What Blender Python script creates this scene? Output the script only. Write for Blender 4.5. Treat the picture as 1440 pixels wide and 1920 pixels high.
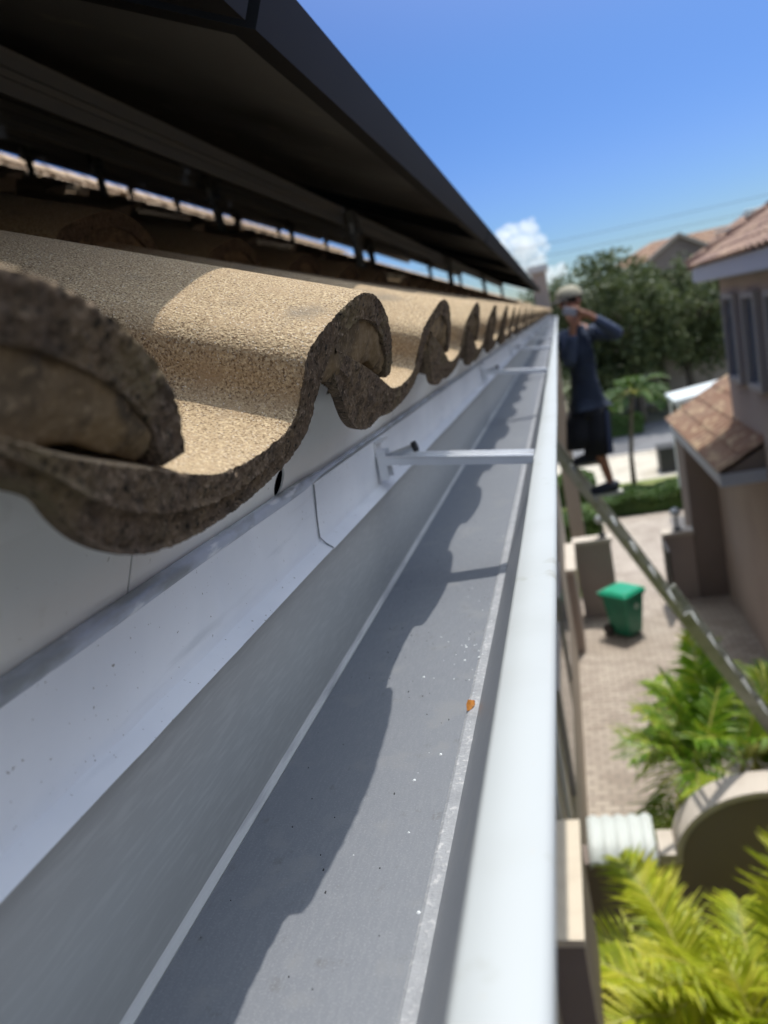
import bpy, bmesh, math, random
from mathutils import Vector, Matrix, noise
PI=math.pi
for o in list(bpy.data.objects): bpy.data.objects.remove(o)
SC=bpy.context.scene
# ---------------------------------------------------------------- camera
H=6.4                                   # camera height above the paved yard
FPX=1442.0
def cam_ray(x,y): return Vector((x-720,960-y,-FPX))
Yc=cam_ray(1045,580).normalized()
Dn=cam_ray(720+1368,960+6642).normalized(); Dn=(Dn-Dn.dot(Yc)*Yc).normalized()
Zc=-Dn; Xc=Yc.cross(Zc)
cam=bpy.data.cameras.new('camera'); camo=bpy.data.objects.new('camera',cam)
SC.collection.objects.link(camo)
M3=Matrix((Xc,Yc,Zc)); M4=M3.to_4x4(); M4.translation=Vector((0,0,H)); camo.matrix_world=M4
cam.sensor_width=36; cam.lens=FPX/1920*36; cam.clip_start=.01; cam.clip_end=3000
cam.dof.use_dof=True; cam.dof.focus_distance=.385; cam.dof.aperture_fstop=cam.lens/3.0
SC.camera=camo
# ---------------------------------------------------------------- sky, sun, exposure
SUN=Vector((.13,.34,1)).normalized()
W=bpy.data.worlds.new('World'); SC.world=W; W.use_nodes=True
nt=W.node_tree; bg=nt.nodes['Background']; sky=nt.nodes.new('ShaderNodeTexSky'); sky.sky_type='NISHITA'
sky.sun_disc=False; sky.sun_elevation=math.asin(SUN.z); sky.sun_rotation=math.atan2(SUN.x,SUN.y)
sky.air_density=1.0; sky.dust_density=.3; sky.ozone_density=1.6
def vm(op,a,b,c=None):
    n=nt.nodes.new('ShaderNodeVectorMath'); n.operation=op
    for i,x in enumerate((a,b,c)):
        if x is None: continue
        if isinstance(x,(tuple,float)): n.inputs[i].default_value=x if isinstance(x,tuple) else (x,x,x)
        else: nt.links.new(x,n.inputs[i])
    return n
# deeper blue low in the sky, glow added round the sun to lift shade
gm=nt.nodes.new('ShaderNodeGamma'); gm.inputs[1].default_value=1.75
nt.links.new(vm('SCALE',sky.outputs[0],None).outputs[0],gm.inputs[0]); gm.inputs[0].links[0].from_node.inputs['Scale'].default_value=1/6
g2=vm('MULTIPLY',gm.outputs[0],(6.0*.92,6.0*.90,6.0*.98))
tcw=nt.nodes.new('ShaderNodeTexCoord'); nrm=vm('NORMALIZE',tcw.outputs['Generated'],None)
sx=nt.nodes.new('ShaderNodeSeparateXYZ'); nt.links.new(nrm.outputs[0],sx.inputs[0])
cr=nt.nodes.new('ShaderNodeValToRGB'); nt.links.new(sx.outputs['Z'],cr.inputs[0]); e=cr.color_ramp.elements
e[0].position=0; e[0].color=(.35,.445,.60,1); e[1].position=1; e[1].color=(.95,.95,.95,1)
for p_,c_ in ((.07,(.43,.50,.62,1)),(.15,(.55,.59,.70,1)),(.28,(.62,.73,.78,1)),(.5,(.85,.87,.9,1))): k_=e.new(p_); k_.color=c_
g2=vm('MULTIPLY',g2.outputs[0],cr.outputs[0])
dt=vm('DOT_PRODUCT',nrm.outputs[0],tuple(SUN)); pw=nt.nodes.new('ShaderNodeMath'); pw.operation='MAXIMUM'; nt.links.new(dt.outputs['Value'],pw.inputs[0]); pw.inputs[1].default_value=0
p2=nt.nodes.new('ShaderNodeMath'); p2.operation='POWER'; nt.links.new(pw.outputs[0],p2.inputs[0]); p2.inputs[1].default_value=8
hz=vm('SCALE',(25.0,27.0,26.5),None); nt.links.new(p2.outputs[0],hz.inputs['Scale'])
# bright sky area added over the street side, right and behind, to fill shade
d3=vm('DOT_PRODUCT',nrm.outputs[0],tuple(Vector((.90,-.25,.30)).normalized())); q1=nt.nodes.new('ShaderNodeMath'); q1.operation='MAXIMUM'; nt.links.new(d3.outputs['Value'],q1.inputs[0]); q1.inputs[1].default_value=0
q2=nt.nodes.new('ShaderNodeMath'); q2.operation='POWER'; nt.links.new(q1.outputs[0],q2.inputs[0]); q2.inputs[1].default_value=8
h3=vm('SCALE',(11.3,12.2,11.9),None); nt.links.new(q2.outputs[0],h3.inputs['Scale'])
hz=vm('ADD',hz.outputs[0],h3.outputs[0])
ad=vm('ADD',g2.outputs[0],hz.outputs[0])
nt.links.new(ad.outputs[0],bg.inputs[0]); bg.inputs[1].default_value=.125
sl=bpy.data.lights.new('sun','SUN'); so=bpy.data.objects.new('sun',sl); SC.collection.objects.link(so)
sl.energy=2.95; sl.angle=math.radians(.53); sl.color=(1,.95,.87)
so.rotation_euler=SUN.to_track_quat('Z','Y').to_euler(); so.location=(3,3,30)
SC.view_settings.view_transform='Standard'; SC.view_settings.look='None'
SC.view_settings.exposure=.35; SC.view_settings.gamma=1
SC.cycles.max_bounces=10; SC.cycles.volume_bounces=6
# ---------------------------------------------------------------- helpers
COL=SC.collection
def link(o): COL.objects.link(o); return o
def tag(o,label=None,cat=None,group=None,kind=None):
    if label: o['label']=label
    if cat: o['category']=cat
    if group: o['group']=group
    if kind: o['kind']=kind
    return o
def empty(name,loc=(0,0,0),rz=0,**k):
    o=bpy.data.objects.new(name,None); o.location=loc; o.rotation_euler=(0,0,rz); o.empty_display_size=.1
    link(o); return tag(o,**k)
class MB:
    def __init__(s): s.v=[]; s.f=[]; s.m=[]
    def add(s,vs,fs,m=0):
        n=len(s.v); s.v+= [tuple(v) for v in vs]; s.f+=[tuple(i+n for i in f) for f in fs]; s.m+=[m]*len(fs); return s
    def box(s,x0,x1,y0,y1,z0,z1,m=0):
        vs=[(x,y,z) for z in (z0,z1) for y in (y0,y1) for x in (x0,x1)]
        return s.add(vs,[(0,2,3,1),(4,5,7,6),(0,1,5,4),(2,6,7,3),(0,4,6,2),(1,3,7,5)],m)
    def bar(s,a,b,w,h,m=0,up=(0,0,1)):
        a=Vector(a);b=Vector(b);d=(b-a).normalized();u=Vector(up)
        r=d.cross(u); 
        if r.length<1e-4: r=d.cross(Vector((1,0,0)))
        r.normalize(); u=r.cross(d)
        vs=[p+r*(i*w/2)+u*(j*h/2) for p in (a,b) for i,j in ((-1,-1),(1,-1),(1,1),(-1,1))]
        return s.add(vs,[(3,2,1,0),(4,5,6,7),(0,1,5,4),(1,2,6,5),(2,3,7,6),(3,0,4,7)],m)
    def tube(s,pts,rad,n=10,m=0,cap=True):
        pts=[Vector(p) for p in pts]; rs=rad if isinstance(rad,(list,tuple)) else [rad]*len(pts)
        base=len(s.v); ref=Vector((0,0,1)); prev=None
        for i,p in enumerate(pts):
            d=(pts[min(i+1,len(pts)-1)]-pts[max(i-1,0)]).normalized()
            r=d.cross(ref if abs(d.dot(ref))<.95 else Vector((1,0,0))).normalized() if prev is None else (prev-d*prev.dot(d)).normalized()
            prev=r; u=d.cross(r)
            for k in range(n):
                a=2*PI*k/n; s.v.append(tuple(p+(r*math.cos(a)+u*math.sin(a))*rs[i]))
        for i in range(len(pts)-1):
            for k in range(n):
                k2=(k+1)%n; s.f.append((base+i*n+k,base+i*n+k2,base+(i+1)*n+k2,base+(i+1)*n+k)); s.m.append(m)
        if cap:
            s.f.append(tuple(base+k for k in range(n-1,-1,-1))); s.m.append(m)
            s.f.append(tuple(base+(len(pts)-1)*n+k for k in range(n))); s.m.append(m)
        return s
    def prism(s,poly,axis,a0,a1,m=0):
        # poly: 2-D points; axis 'y': (x,z) extruded along y ; 'x': (y,z) ; 'z': (x,y)
        def P(p,a): return {'y':(p[0],a,p[1]),'x':(a,p[0],p[1]),'z':(p[0],p[1],a)}[axis]
        n=len(poly); vs=[P(p,a0) for p in poly]+[P(p,a1) for p in poly]
        fs=[tuple(range(n)),tuple(range(2*n-1,n-1,-1))]+[(i,i+n,(i+1)%n+n,(i+1)%n) for i in range(n)]
        return s.add(vs,fs,m)
    def build(s,name,mats,parent=None,smooth=False,auto=None,loc=None):
        me=bpy.data.meshes.new(name); me.from_pydata(s.v,[],s.f)
        if not isinstance(mats,(list,tuple)): mats=[mats]
        for m in mats: me.materials.append(m)
        me.polygons.foreach_set('material_index',s.m)
        bm=bmesh.new(); bm.from_mesh(me); bmesh.ops.recalc_face_normals(bm,faces=bm.faces)
        if auto is not None:
            for f in bm.faces: f.smooth=True
            for e in bm.edges:
                if len(e.link_faces)==2 and e.calc_face_angle(0)>auto: e.smooth=False
        elif smooth:
            for f in bm.faces: f.smooth=True
        bm.to_mesh(me); bm.free()
        o=bpy.data.objects.new(name,me); link(o)
        if parent: o.parent=parent
        if loc: o.location=loc
        return o
def sheet(pts,th,y0,y1,ny=1,fn=None):
    # thin folded metal: polyline in (x,z), thickness th, run along y
    n=len(pts); P=[Vector((p[0],p[1])) for p in pts]; off=[]
    for i in range(n):
        d=(P[min(i+1,n-1)]-P[max(i-1,0)]).normalized(); off.append(P[i]+Vector((d.y,-d.x))*th)
    mb=MB(); loop=P+off[::-1]; L=len(loop)
    for j in range(ny+1):
        y=y0+(y1-y0)*j/ny
        for q in loop:
            v=(q.x,y,q.y); mb.v.append(fn(v) if fn else v)
    for j in range(ny):
        for k in range(L):
            k2=(k+1)%L; mb.f.append((j*L+k,j*L+k2,(j+1)*L+k2,(j+1)*L+k)); mb.m.append(0)
    for j in (0,ny):
        for k in range(n-1):
            mb.f.append((j*L+k,j*L+k+1,j*L+L-2-k,j*L+L-1-k)); mb.m.append(0)
    return mb
def copy_tree(o,parent=None,loc=None,rot=None,label=None):
    c=o.copy(); link(c)
    if parent is not None: c.parent=parent
    if loc is not None: c.location=loc
    if rot is not None: c.rotation_euler=rot
    if label: c['label']=label
    for ch in [q for q in list(bpy.data.objects) if q.parent==o]: copy_tree(ch,c)
    return c
# ---------------------------------------------------------------- materials
def mat(name,col,rough=.6,metal=0,spec=.5,var=(),bump=(),coord='Object',rnd=0,trans=0,emis=None):
    """var: list of (scale, colour2, low, high[,detail, stretch]); bump: list of (scale,strength,distance)"""
    m=bpy.data.materials.new(name); m.use_nodes=True; t=m.node_tree; N=t.nodes; L=t.links; b=N['Principled BSDF']
    b.inputs['Roughness'].default_value=rough; b.inputs['Metallic'].default_value=metal
    b.inputs['Specular IOR Level'].default_value=spec
    tc=N.new('ShaderNodeTexCoord'); src=tc.outputs[coord]
    if rnd:
        oi=N.new('ShaderNodeObjectInfo'); vm=N.new('ShaderNodeVectorMath'); vm.operation='SCALE'; vm.inputs[0].default_value=(7.3,3.1,5.7)
        L.new(oi.outputs['Random'],vm.inputs['Scale']); va=N.new('ShaderNodeVectorMath'); L.new(src,va.inputs[0]); L.new(vm.outputs[0],va.inputs[1]); src=va.outputs[0]
    def nz(sc,det=3,st=None,vor=False):
        s=src
        if st:
            mp=N.new('ShaderNodeMapping'); mp.inputs['Scale'].default_value=st; L.new(src,mp.inputs[0]); s=mp.outputs[0]
        if vor:
            n=N.new('ShaderNodeTexVoronoi'); n.inputs['Scale'].default_value=sc; L.new(s,n.inputs['Vector']); return n
        n=N.new('ShaderNodeTexNoise'); n.inputs['Scale'].default_value=sc; n.inputs['Detail'].default_value=det; L.new(s,n.inputs['Vector']); return n
    cur=N.new('ShaderNodeRGB'); cur.outputs[0].default_value=(*col,1); cur=cur.outputs[0]
    for v in var:
        sc,c2,lo,hi=v[:4]; det=v[4] if len(v)>4 else 3; st=v[5] if len(v)>5 else None; vor=len(v)>6 and v[6]
        n=nz(sc,det,st,vor); mr=N.new('ShaderNodeMapRange'); mr.inputs[1].default_value=lo; mr.inputs[2].default_value=hi
        L.new(n.outputs[0],mr.inputs[0]); mx=N.new('ShaderNodeMix'); mx.data_type='RGBA'
        L.new(mr.outputs[0],mx.inputs[0]); L.new(cur,mx.inputs[6]); mx.inputs[7].default_value=(*c2,1); cur=mx.outputs[2]
    if rnd:
        tr_=N.new('ShaderNodeMapRange'); tr_.inputs[3].default_value=.88; tr_.inputs[4].default_value=1.10; L.new(oi.outputs['Random'],tr_.inputs[0])
        vs_=N.new('ShaderNodeVectorMath'); vs_.operation='SCALE'; L.new(cur,vs_.inputs[0]); L.new(tr_.outputs[0],vs_.inputs['Scale']); cur=vs_.outputs[0]
    L.new(cur,b.inputs['Base Color']); last=None
    for v in bump:
        sc,stg,dist=v[:3]; st=v[3] if len(v)>3 else None; vor=len(v)>4 and v[4]
        n=nz(sc,2,st,vor); bp=N.new('ShaderNodeBump'); bp.inputs['Strength'].default_value=stg; bp.inputs['Distance'].default_value=dist
        if vor: bp.invert=True
        L.new(n.outputs[0],bp.inputs['Height'])
        if last: L.new(last,bp.inputs['Normal'])
        last=bp.outputs[0]
    if last: L.new(last,b.inputs['Normal'])
    if trans:
        tr=N.new('ShaderNodeBsdfTranslucent'); L.new(cur,tr.inputs[0]); ms=N.new('ShaderNodeMixShader'); ms.inputs[0].default_value=trans
        L.new(b.outputs[0],ms.inputs[1]); L.new(tr.outputs[0],ms.inputs[2]); L.new(ms.outputs[0],N['Material Output'].inputs[0])
    return m
def leafmat(name,c1,c2,c3,rough=.5,trans=.3,island=True):
    m=bpy.data.materials.new(name); m.use_nodes=True; t=m.node_tree; N=t.nodes; L=t.links; b=N['Principled BSDF']; b.inputs['Roughness'].default_value=rough
    g=N.new('ShaderNodeNewGeometry'); cr=N.new('ShaderNodeValToRGB'); e=cr.color_ramp.elements
    e[0].color=(*c1,1); e[1].color=(*c3,1); k=e.new(.5); k.color=(*c2,1)
    tc=N.new('ShaderNodeTexCoord'); n=N.new('ShaderNodeTexNoise'); n.inputs['Scale'].default_value=1.3; L.new(tc.outputs['Object'],n.inputs['Vector'])
    ad=N.new('ShaderNodeMath'); ad.operation='MULTIPLY_ADD'; ad.inputs[1].default_value=.45; L.new(g.outputs['Random Per Island'],ad.inputs[0])
    mr=N.new('ShaderNodeMapRange'); mr.inputs[1].default_value=.3; mr.inputs[2].default_value=.7; mr.inputs[4].default_value=.55; L.new(n.outputs[0],mr.inputs[0]); L.new(mr.outputs[0],ad.inputs[2])
    L.new(ad.outputs[0],cr.inputs[0]); L.new(cr.outputs[0],b.inputs['Base Color'])
    tr=N.new('ShaderNodeBsdfTranslucent'); L.new(cr.outputs[0],tr.inputs[0]); ms=N.new('ShaderNodeMixShader'); ms.inputs[0].default_value=trans
    L.new(b.outputs[0],ms.inputs[1]); L.new(tr.outputs[0],ms.inputs[2]); L.new(ms.outputs[0],N['Material Output'].inputs[0])
    return m
def pavermat(name,c1,c2,mortar,scale,bw=.5,rh=.25):
    m=bpy.data.materials.new(name); m.use_nodes=True; t=m.node_tree; N=t.nodes; L=t.links; b=N['Principled BSDF']; b.inputs['Roughness'].default_value=.85
    tc=N.new('ShaderNodeTexCoord'); br=N.new('ShaderNodeTexBrick'); br.inputs['Color1'].default_value=(*c1,1); br.inputs['Color2'].default_value=(*c2,1); br.inputs['Mortar'].default_value=(*mortar,1)
    br.inputs['Scale'].default_value=scale; br.inputs['Mortar Size'].default_value=.012; br.inputs['Brick Width'].default_value=bw; br.inputs['Row Height'].default_value=rh
    L.new(tc.outputs['Object'],br.inputs['Vector']); n=N.new('ShaderNodeTexNoise'); n.inputs['Scale'].default_value=1.1; n.inputs['Detail'].default_value=6; L.new(tc.outputs['Object'],n.inputs['Vector'])
    mx=N.new('ShaderNodeMix'); mx.data_type='RGBA'; mx.blend_type='MULTIPLY'; mr=N.new('ShaderNodeMapRange'); mr.inputs[1].default_value=.35; mr.inputs[2].default_value=.7; L.new(n.outputs[0],mr.inputs[0]); L.new(mr.outputs[0],mx.inputs[0])
    L.new(br.outputs[0],mx.inputs[6]); mx.inputs[7].default_value=(.8,.78,.76,1); L.new(mx.outputs[2],b.inputs['Base Color']); return m
M={}
M['tile']=mat('sanded_concrete',(.41,.305,.185),.95,spec=.15,rnd=1,coord='Object',
    var=[(9,(.385,.28,.17),.4,.7,4),(680,(.61,.48,.305),.48,.66,2),(860,(.185,.125,.075),.53,.62,2),(55,(.41,.30,.185),.5,.75,5),(24,(.27,.215,.15),.60,.74,5),(1000,(.60,.53,.44),.66,.70,1)],
    bump=[(850,1.0,.0011),(420,.35,.0008)])
M['tile_cut']=mat('cut_concrete_edge',(.125,.090,.062),.95,spec=.1,rnd=1,
    var=[(38,(.165,.118,.072),.45,.65,5),(90,(.075,.056,.040),.5,.68,4),(22,(.16,.125,.07),.55,.72,4),(520,(.27,.20,.14),.58,.72,2),(380,(.03,.026,.02),.56,.7,2)],
    bump=[(260,1,.002),(700,.8,.001)])
M['mortar']=mat('mossy_mortar',(.215,.152,.085),.95,spec=.1,rnd=1,
    var=[(30,(.12,.088,.055),.46,.62,5),(60,(.07,.055,.04),.57,.70,5),(420,(.27,.20,.12),.55,.72,2)],bump=[(300,.7,.0012),(60,.9,.003)])
M['tile_far']=mat('roof_tile_weathered',(.50,.37,.25),.95,spec=.1,var=[(1.5,(.38,.27,.18),.4,.65,6),(14,(.58,.44,.31),.5,.7,4),(40,(.27,.20,.14),.56,.75,4)],bump=[(90,.4,.004)])
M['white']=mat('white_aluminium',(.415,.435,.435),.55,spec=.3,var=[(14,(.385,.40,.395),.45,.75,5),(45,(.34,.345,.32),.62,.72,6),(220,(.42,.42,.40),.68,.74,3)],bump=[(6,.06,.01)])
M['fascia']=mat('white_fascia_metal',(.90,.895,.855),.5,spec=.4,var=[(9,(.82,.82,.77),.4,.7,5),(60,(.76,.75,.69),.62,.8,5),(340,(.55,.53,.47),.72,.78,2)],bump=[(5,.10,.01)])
M['drip']=mat('drip_edge_metal',(.90,.915,.93),.30,spec=.5,var=[(12,(.80,.82,.85),.42,.7,5),(30,(.72,.74,.76),.60,.75,6,(1,.3,3)),(420,(.30,.28,.24),.71,.75,2)],bump=[(7,.22,.012),(20,.10,.004)])
M['bead']=mat('weathered_metal_hem',(.50,.54,.62),.35,spec=.6,var=[(70,(.30,.32,.33),.45,.62,6,(1,.35,1)),(110,(.80,.82,.84),.60,.68,4,(1,.25,1))],bump=[(90,.6,.003,(1,.4,1))])
M['trough']=mat('gutter_primer',(.168,.180,.203),.40,spec=.6,var=[(3,(.150,.162,.185),.35,.7,5),(34,(.190,.198,.212),.56,.64,6),(90,(.135,.140,.150),.62,.72,5),(600,(.182,.194,.215),.45,.7,2,(1,.15,1)),(1100,(.225,.236,.256),.55,.75,1)],bump=[(900,.14,.0004),(700,.05,.0003,(1,.06,1))])
M['back_bounce']=mat('gutter_back_bounce',(.35,.352,.335),.36,spec=.6,var=[(3,(.31,.312,.30),.35,.7,5),(500,(.375,.378,.36),.45,.7,2,(1,.10,1))],bump=[(900,.10,.0003),(500,.06,.0003,(1,.05,1))])  # inside metal lightened for the back wall, bounce light put into the colour
M['seamline']=mat('gutter_fold',(.56,.56,.55),.35,spec=.6,var=[(160,(.36,.36,.37),.5,.7,3,(1,.1,1))],bump=[(160,.2,.0006,(1,.1,1))])
M['dusty']=mat('gutter_fold_dusty',(.30,.31,.33),.45,spec=.6,var=[(400,(.45,.45,.46),.55,.66,3),(60,(.25,.26,.28),.45,.7,4)],bump=[(400,.5,.001)])
M['alu']=mat('bright_aluminium',(.84,.85,.86),.38,metal=.35,var=[(40,(.80,.81,.82),.4,.7,3)],bump=[(60,.15,.002)])
M['screw']=mat('zinc_screw',(.55,.57,.60),.35,metal=.8)
M['rubber']=mat('black_rubber',(.015,.015,.016),.6)
M['pframe']=mat('black_anodised_frame',(.008,.010,.014),.5,spec=.28,var=[(5,(.011,.013,.018),.4,.7,4)])
M['pback']=mat('solar_backsheet',(.16,.17,.18),.5,spec=.4,var=[(1.1,(.05,.052,.055),.44,.54,4),(14,(.30,.28,.25),.62,.8,4)])
M['cells']=mat('solar_cells',(.01,.012,.022),.12,spec=.6)
M['rail']=mat('mill_aluminium_rail',(.22,.225,.23),.5,metal=.25,var=[(60,(.30,.28,.25),.45,.7,3,(1,.05,1))])
M['hole']=mat('hole_dark',(.02,.02,.02),.9)
M['deck']=mat('roof_underlay',(.025,.025,.027),.9,var=[(20,(.045,.043,.04),.4,.7)])
M['stucco']=mat('beige_stucco',(.46,.40,.335),.95,spec=.1,var=[(1.2,(.41,.355,.295),.4,.7,6),(25,(.49,.43,.36),.5,.7,4)],bump=[(60,.5,.004)])
M['stucco2']=mat('brown_stucco',(.44,.375,.335),.95,spec=.1,var=[(.8,(.38,.32,.285),.4,.7,6),(25,(.46,.39,.35),.5,.7,4)],bump=[(60,.5,.004)])
M['stucco3']=mat('grey_brown_stucco',(.27,.225,.20),.95,spec=.1,var=[(.8,(.23,.19,.17),.4,.7,6)],bump=[(60,.5,.004)])
M['cap']=mat('cream_stucco_cap',(.62,.56,.49),.9,spec=.15,var=[(5,(.54,.48,.41),.45,.7,5)])
M['cream']=mat('cream_paint',(.66,.58,.46),.8,var=[(8,(.60,.52,.41),.45,.7,5)])
M['fasc2']=mat('pale_blue_grey_fascia',(.50,.53,.60),.6)
M['roof2']=mat('brown_clay_tile',(.34,.225,.17),.9,spec=.15,var=[(1.6,(.22,.145,.12),.42,.62,6),(5,(.50,.36,.25),.52,.7,5),(30,(.17,.12,.10),.58,.75,4)],bump=[(60,.4,.006)])
M['roof3']=mat('tan_clay_tile',(.30,.18,.125),.9,spec=.15,var=[(2.2,(.33,.22,.16),.42,.62,6),(6,(.60,.46,.30),.52,.7,5),(30,(.2,.14,.1),.58,.75,4)],bump=[(60,.4,.006)])
M['glass']=mat('dark_window_glass',(.10,.125,.16),.12,spec=.7)
M['shut']=mat('grey_window_frame',(.36,.33,.32),.6)
M['green']=mat('green_plastic',(.012,.20,.115),.42,spec=.5,var=[(6,(.01,.16,.095),.45,.7,4)],bump=[(30,.1,.003)])
M['greenlid']=mat('green_plastic_lid',(.015,.36,.20),.38,spec=.55,var=[(5,(.012,.30,.17),.45,.7,4)])
M['decal']=mat('pale_decal',(.45,.6,.52),.5)
M['tyre']=mat('black_plastic',(.02,.02,.022),.6)
M['ladder']=mat('ladder_aluminium',(.42,.425,.39),.42,metal=.4,var=[(9,(.30,.32,.25),.45,.65,4)])
M['rung']=mat('ladder_rung',(.45,.46,.45),.45,metal=.5)
M['skin']=mat('skin',(.40,.19,.115),.55,var=[(30,(.33,.15,.09),.4,.7)])
M['shirt']=mat('navy_shirt',(.020,.030,.055),.85,var=[(9,(.035,.05,.085),.45,.7,4)],bump=[(9,.9,.03)])
M['sleeve']=mat('navy_sleeve_lit',(.055,.075,.13),.85,bump=[(9,.8,.03)])  # shirt cloth made lighter, sunlight on the arms put into the colour
M['short']=mat('black_shorts',(.010,.011,.016),.85,bump=[(7,.8,.03)])
M['stripe']=mat('navy_stripe',(.05,.065,.12),.8)
M['hat']=mat('cream_cap',(.36,.33,.24),.85,var=[(30,(.30,.28,.20),.45,.7)])
M['brim']=mat('dark_brim',(.06,.05,.045),.9)
M['hair']=mat('black_hair',(.012,.01,.009),.7)
M['shoe']=mat('dark_shoe',(.03,.035,.05),.7)
M['sole']=mat('pale_sole',(.6,.6,.5),.8)
M['phone']=mat('white_plastic',(.34,.34,.38),.3)
M['eye']=mat('eye',(.6,.58,.55),.3)
M['bark']=mat('bark',(.14,.115,.085),.95,var=[(12,(.09,.075,.055),.4,.7,5,(1,1,.2))],bump=[(20,.8,.02)])
M['cane']=mat('palm_cane',(.42,.40,.20),.7,var=[(6,(.30,.27,.14),.45,.65,3,(1,1,8))])
M['rachis']=mat('palm_rachis',(.44,.42,.10),.6)
M['palm_lime']=leafmat('palm_leaf_lime',(.20,.31,.02),(.56,.61,.04),(.82,.75,.13),.42,.45)
M['palm_green']=leafmat('palm_leaf_green',(.05,.17,.012),(.22,.38,.025),(.62,.60,.07),.42,.35)
M['palm_far']=leafmat('palm_leaf_far',(.03,.08,.015),(.08,.16,.03),(.14,.22,.05),.5,.3)
M['oak']=leafmat('oak_leaf',(.03,.048,.016),(.085,.112,.036),(.20,.225,.08),.6,.25)
M['hedge']=leafmat('hedge_leaf',(.03,.07,.012),(.08,.15,.025),(.17,.23,.05),.6,.25)
M['grass']=mat('lawn',(.16,.20,.05),.95,var=[(2,(.24,.24,.08),.4,.65,6),(30,(.09,.13,.03),.5,.7,4)],bump=[(60,.8,.02)])
M['pavers']=pavermat('paver_yard',(.50,.43,.36),(.36,.30,.25),(.24,.21,.18),1,.24,.12)
M['drive']=pavermat('driveway_concrete',(.56,.51,.42),(.52,.47,.38),(.45,.4,.33),1,1.4,1.4)
M['road']=mat('asphalt',(.17,.17,.175),.95,var=[(.4,(.10,.10,.105),.42,.6,6),(30,(.22,.22,.22),.5,.7)])
M['earth']=mat('ground_far',(.20,.18,.12),.95,var=[(.1,(.12,.15,.06),.4,.6,6)])
cm=bpy.data.materials.new('cloud'); cm.use_nodes=True; cm.node_tree.nodes.remove(cm.node_tree.nodes['Principled BSDF'])
cv=cm.node_tree.nodes.new('ShaderNodeVolumePrincipled'); cv.inputs['Density'].default_value=.13; cv.inputs['Anisotropy'].default_value=.2; cv.inputs['Color'].default_value=(.995,.995,.995,1)
cm.node_tree.links.new(cv.outputs[0],cm.node_tree.nodes['Material Output'].inputs['Volume']); M['cloud']=cm
M['wire']=mat('wire',(.10,.11,.13),.7)
M['water']=mat('water_drop',(.75,.78,.8),.05,spec=1)
M['whiteroof']=mat('white_panel',(.62,.66,.64),.5)
M['leafdry']=mat('dry_leaf',(.62,.26,.05),.6,var=[(90,(.35,.12,.03),.45,.6,3),(50,(.70,.42,.14),.5,.65,3)],trans=.3)
M['lamp']=mat('lantern_dark',(.03,.03,.03),.5)
M['globe']=mat('lantern_globe',(.5,.53,.55),.3)
# ---------------------------------------------------------------- ground
def flat(name,x0,x1,y0,y1,z,m,kind='structure'):
    o=MB().add([(x0,y0,z),(x1,y0,z),(x1,y1,z),(x0,y1,z)],[(0,1,2,3)]).build(name,m); return tag(o,kind=kind)
flat('ground',-900,900,-900,1500,-.06,M['earth'])
flat('paved_yard',-.60,6,-6,23.4,0,M['pavers'])
flat('lawn',-8,3.3,24.6,27.9,.02,M['grass'])
flat('lawn_strip',-8,-.2,17.0,23.4,.006,M['grass'])
flat('pavement',-8,9,27.9,33.0,.01,M['drive'])
flat('road',-60,60,33.0,41,-.03,M['road'])
tag(MB().box(-8,9,32.95,33.15,-.05,.06).build('kerb',M['cap']),kind='structure')
# ---------------------------------------------------------------- our house
TA=math.radians(20.8); NN=Vector((math.cos(TA),0,-math.sin(TA))); HH=Vector((math.sin(TA),0,math.cos(TA))); UP=-NN
PITCH=.31; CREST=.424
TOP=[(.100,-.031),(.125,-.038),(.142,-.0445),(.158,-.050),(.175,-.055),(.195,-.0602),(.215,-.0655),(.243,-.0715),(.275,-.0725),(.302,-.0695),(.318,-.0655),(.3264,-.0575),(.3274,-.045),(.3292,-.0372),(.3375,-.0298),(.356,-.0225),(.385,-.013),(.412,-.0075),(.435,-.0072),(.458,-.0105),(.480,-.0175),(.500,-.0275),(.513,-.037),(.521,-.047),(.526,-.059)]
BOT=[(.100,-.037),(.125,-.0450),(.141,-.053),(.150,-.0600),(.157,-.0675),(.169,-.0765),(.187,-.085),(.213,-.0905),(.243,-.092),(.27,-.091),(.301,-.0875),(.328,-.0815),(.345,-.072),(.352,-.059),(.359,-.047),(.370,-.036),(.391,-.028),(.420,-.0225),(.45,-.0245),(.475,-.032),(.492,-.040),(.504,-.049),(.512,-.062)]
# further along, the lug under the lap hangs lower
TOPB=[(.070,-.034),(.100,-.0405),(.125,-.0450),(.150,-.0500),(.175,-.0555),(.195,-.0605)]+TOP[6:]
BOTB=[(.070,-.040),(.075,-.0480),(.087,-.0570),(.100,-.0640),(.112,-.0720),(.128,-.0810),(.150,-.0890),(.180,-.0935)]+BOT[7:]
def resample(P,n):
    # smooth through points, equal arc steps
    Q=[Vector(p) for p in P]; D=[]
    for i in range(len(Q)-1):
        p0=Q[max(i-1,0)];p1=Q[i];p2=Q[i+1];p3=Q[min(i+2,len(Q)-1)]
        for k in range(24):
            t=k/24; D.append(.5*((2*p1)+(p2-p0)*t+(2*p0-5*p1+4*p2-p3)*t*t+(3*p1-p0-3*p2+p3)*t**3))
    D.append(Q[-1]); L=[0]
    for a,b in zip(D,D[1:]): L.append(L[-1]+(b-a).length)
    out=[];j=0
    for i in range(n):
        s=L[-1]*i/(n-1)
        while j<len(L)-2 and L[j+1]<s: j+=1
        t=(s-L[j])/max(L[j+1]-L[j],1e-9); out.append(D[j].lerp(D[j+1],min(max(t,0),1)))
    return out
def nz3(p,f,sd): return noise.noise(Vector((p[0]*f+sd*9.1,p[1]*f-sd*3.3,p[2]*f+sd*5.7)))
TC={}
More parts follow.
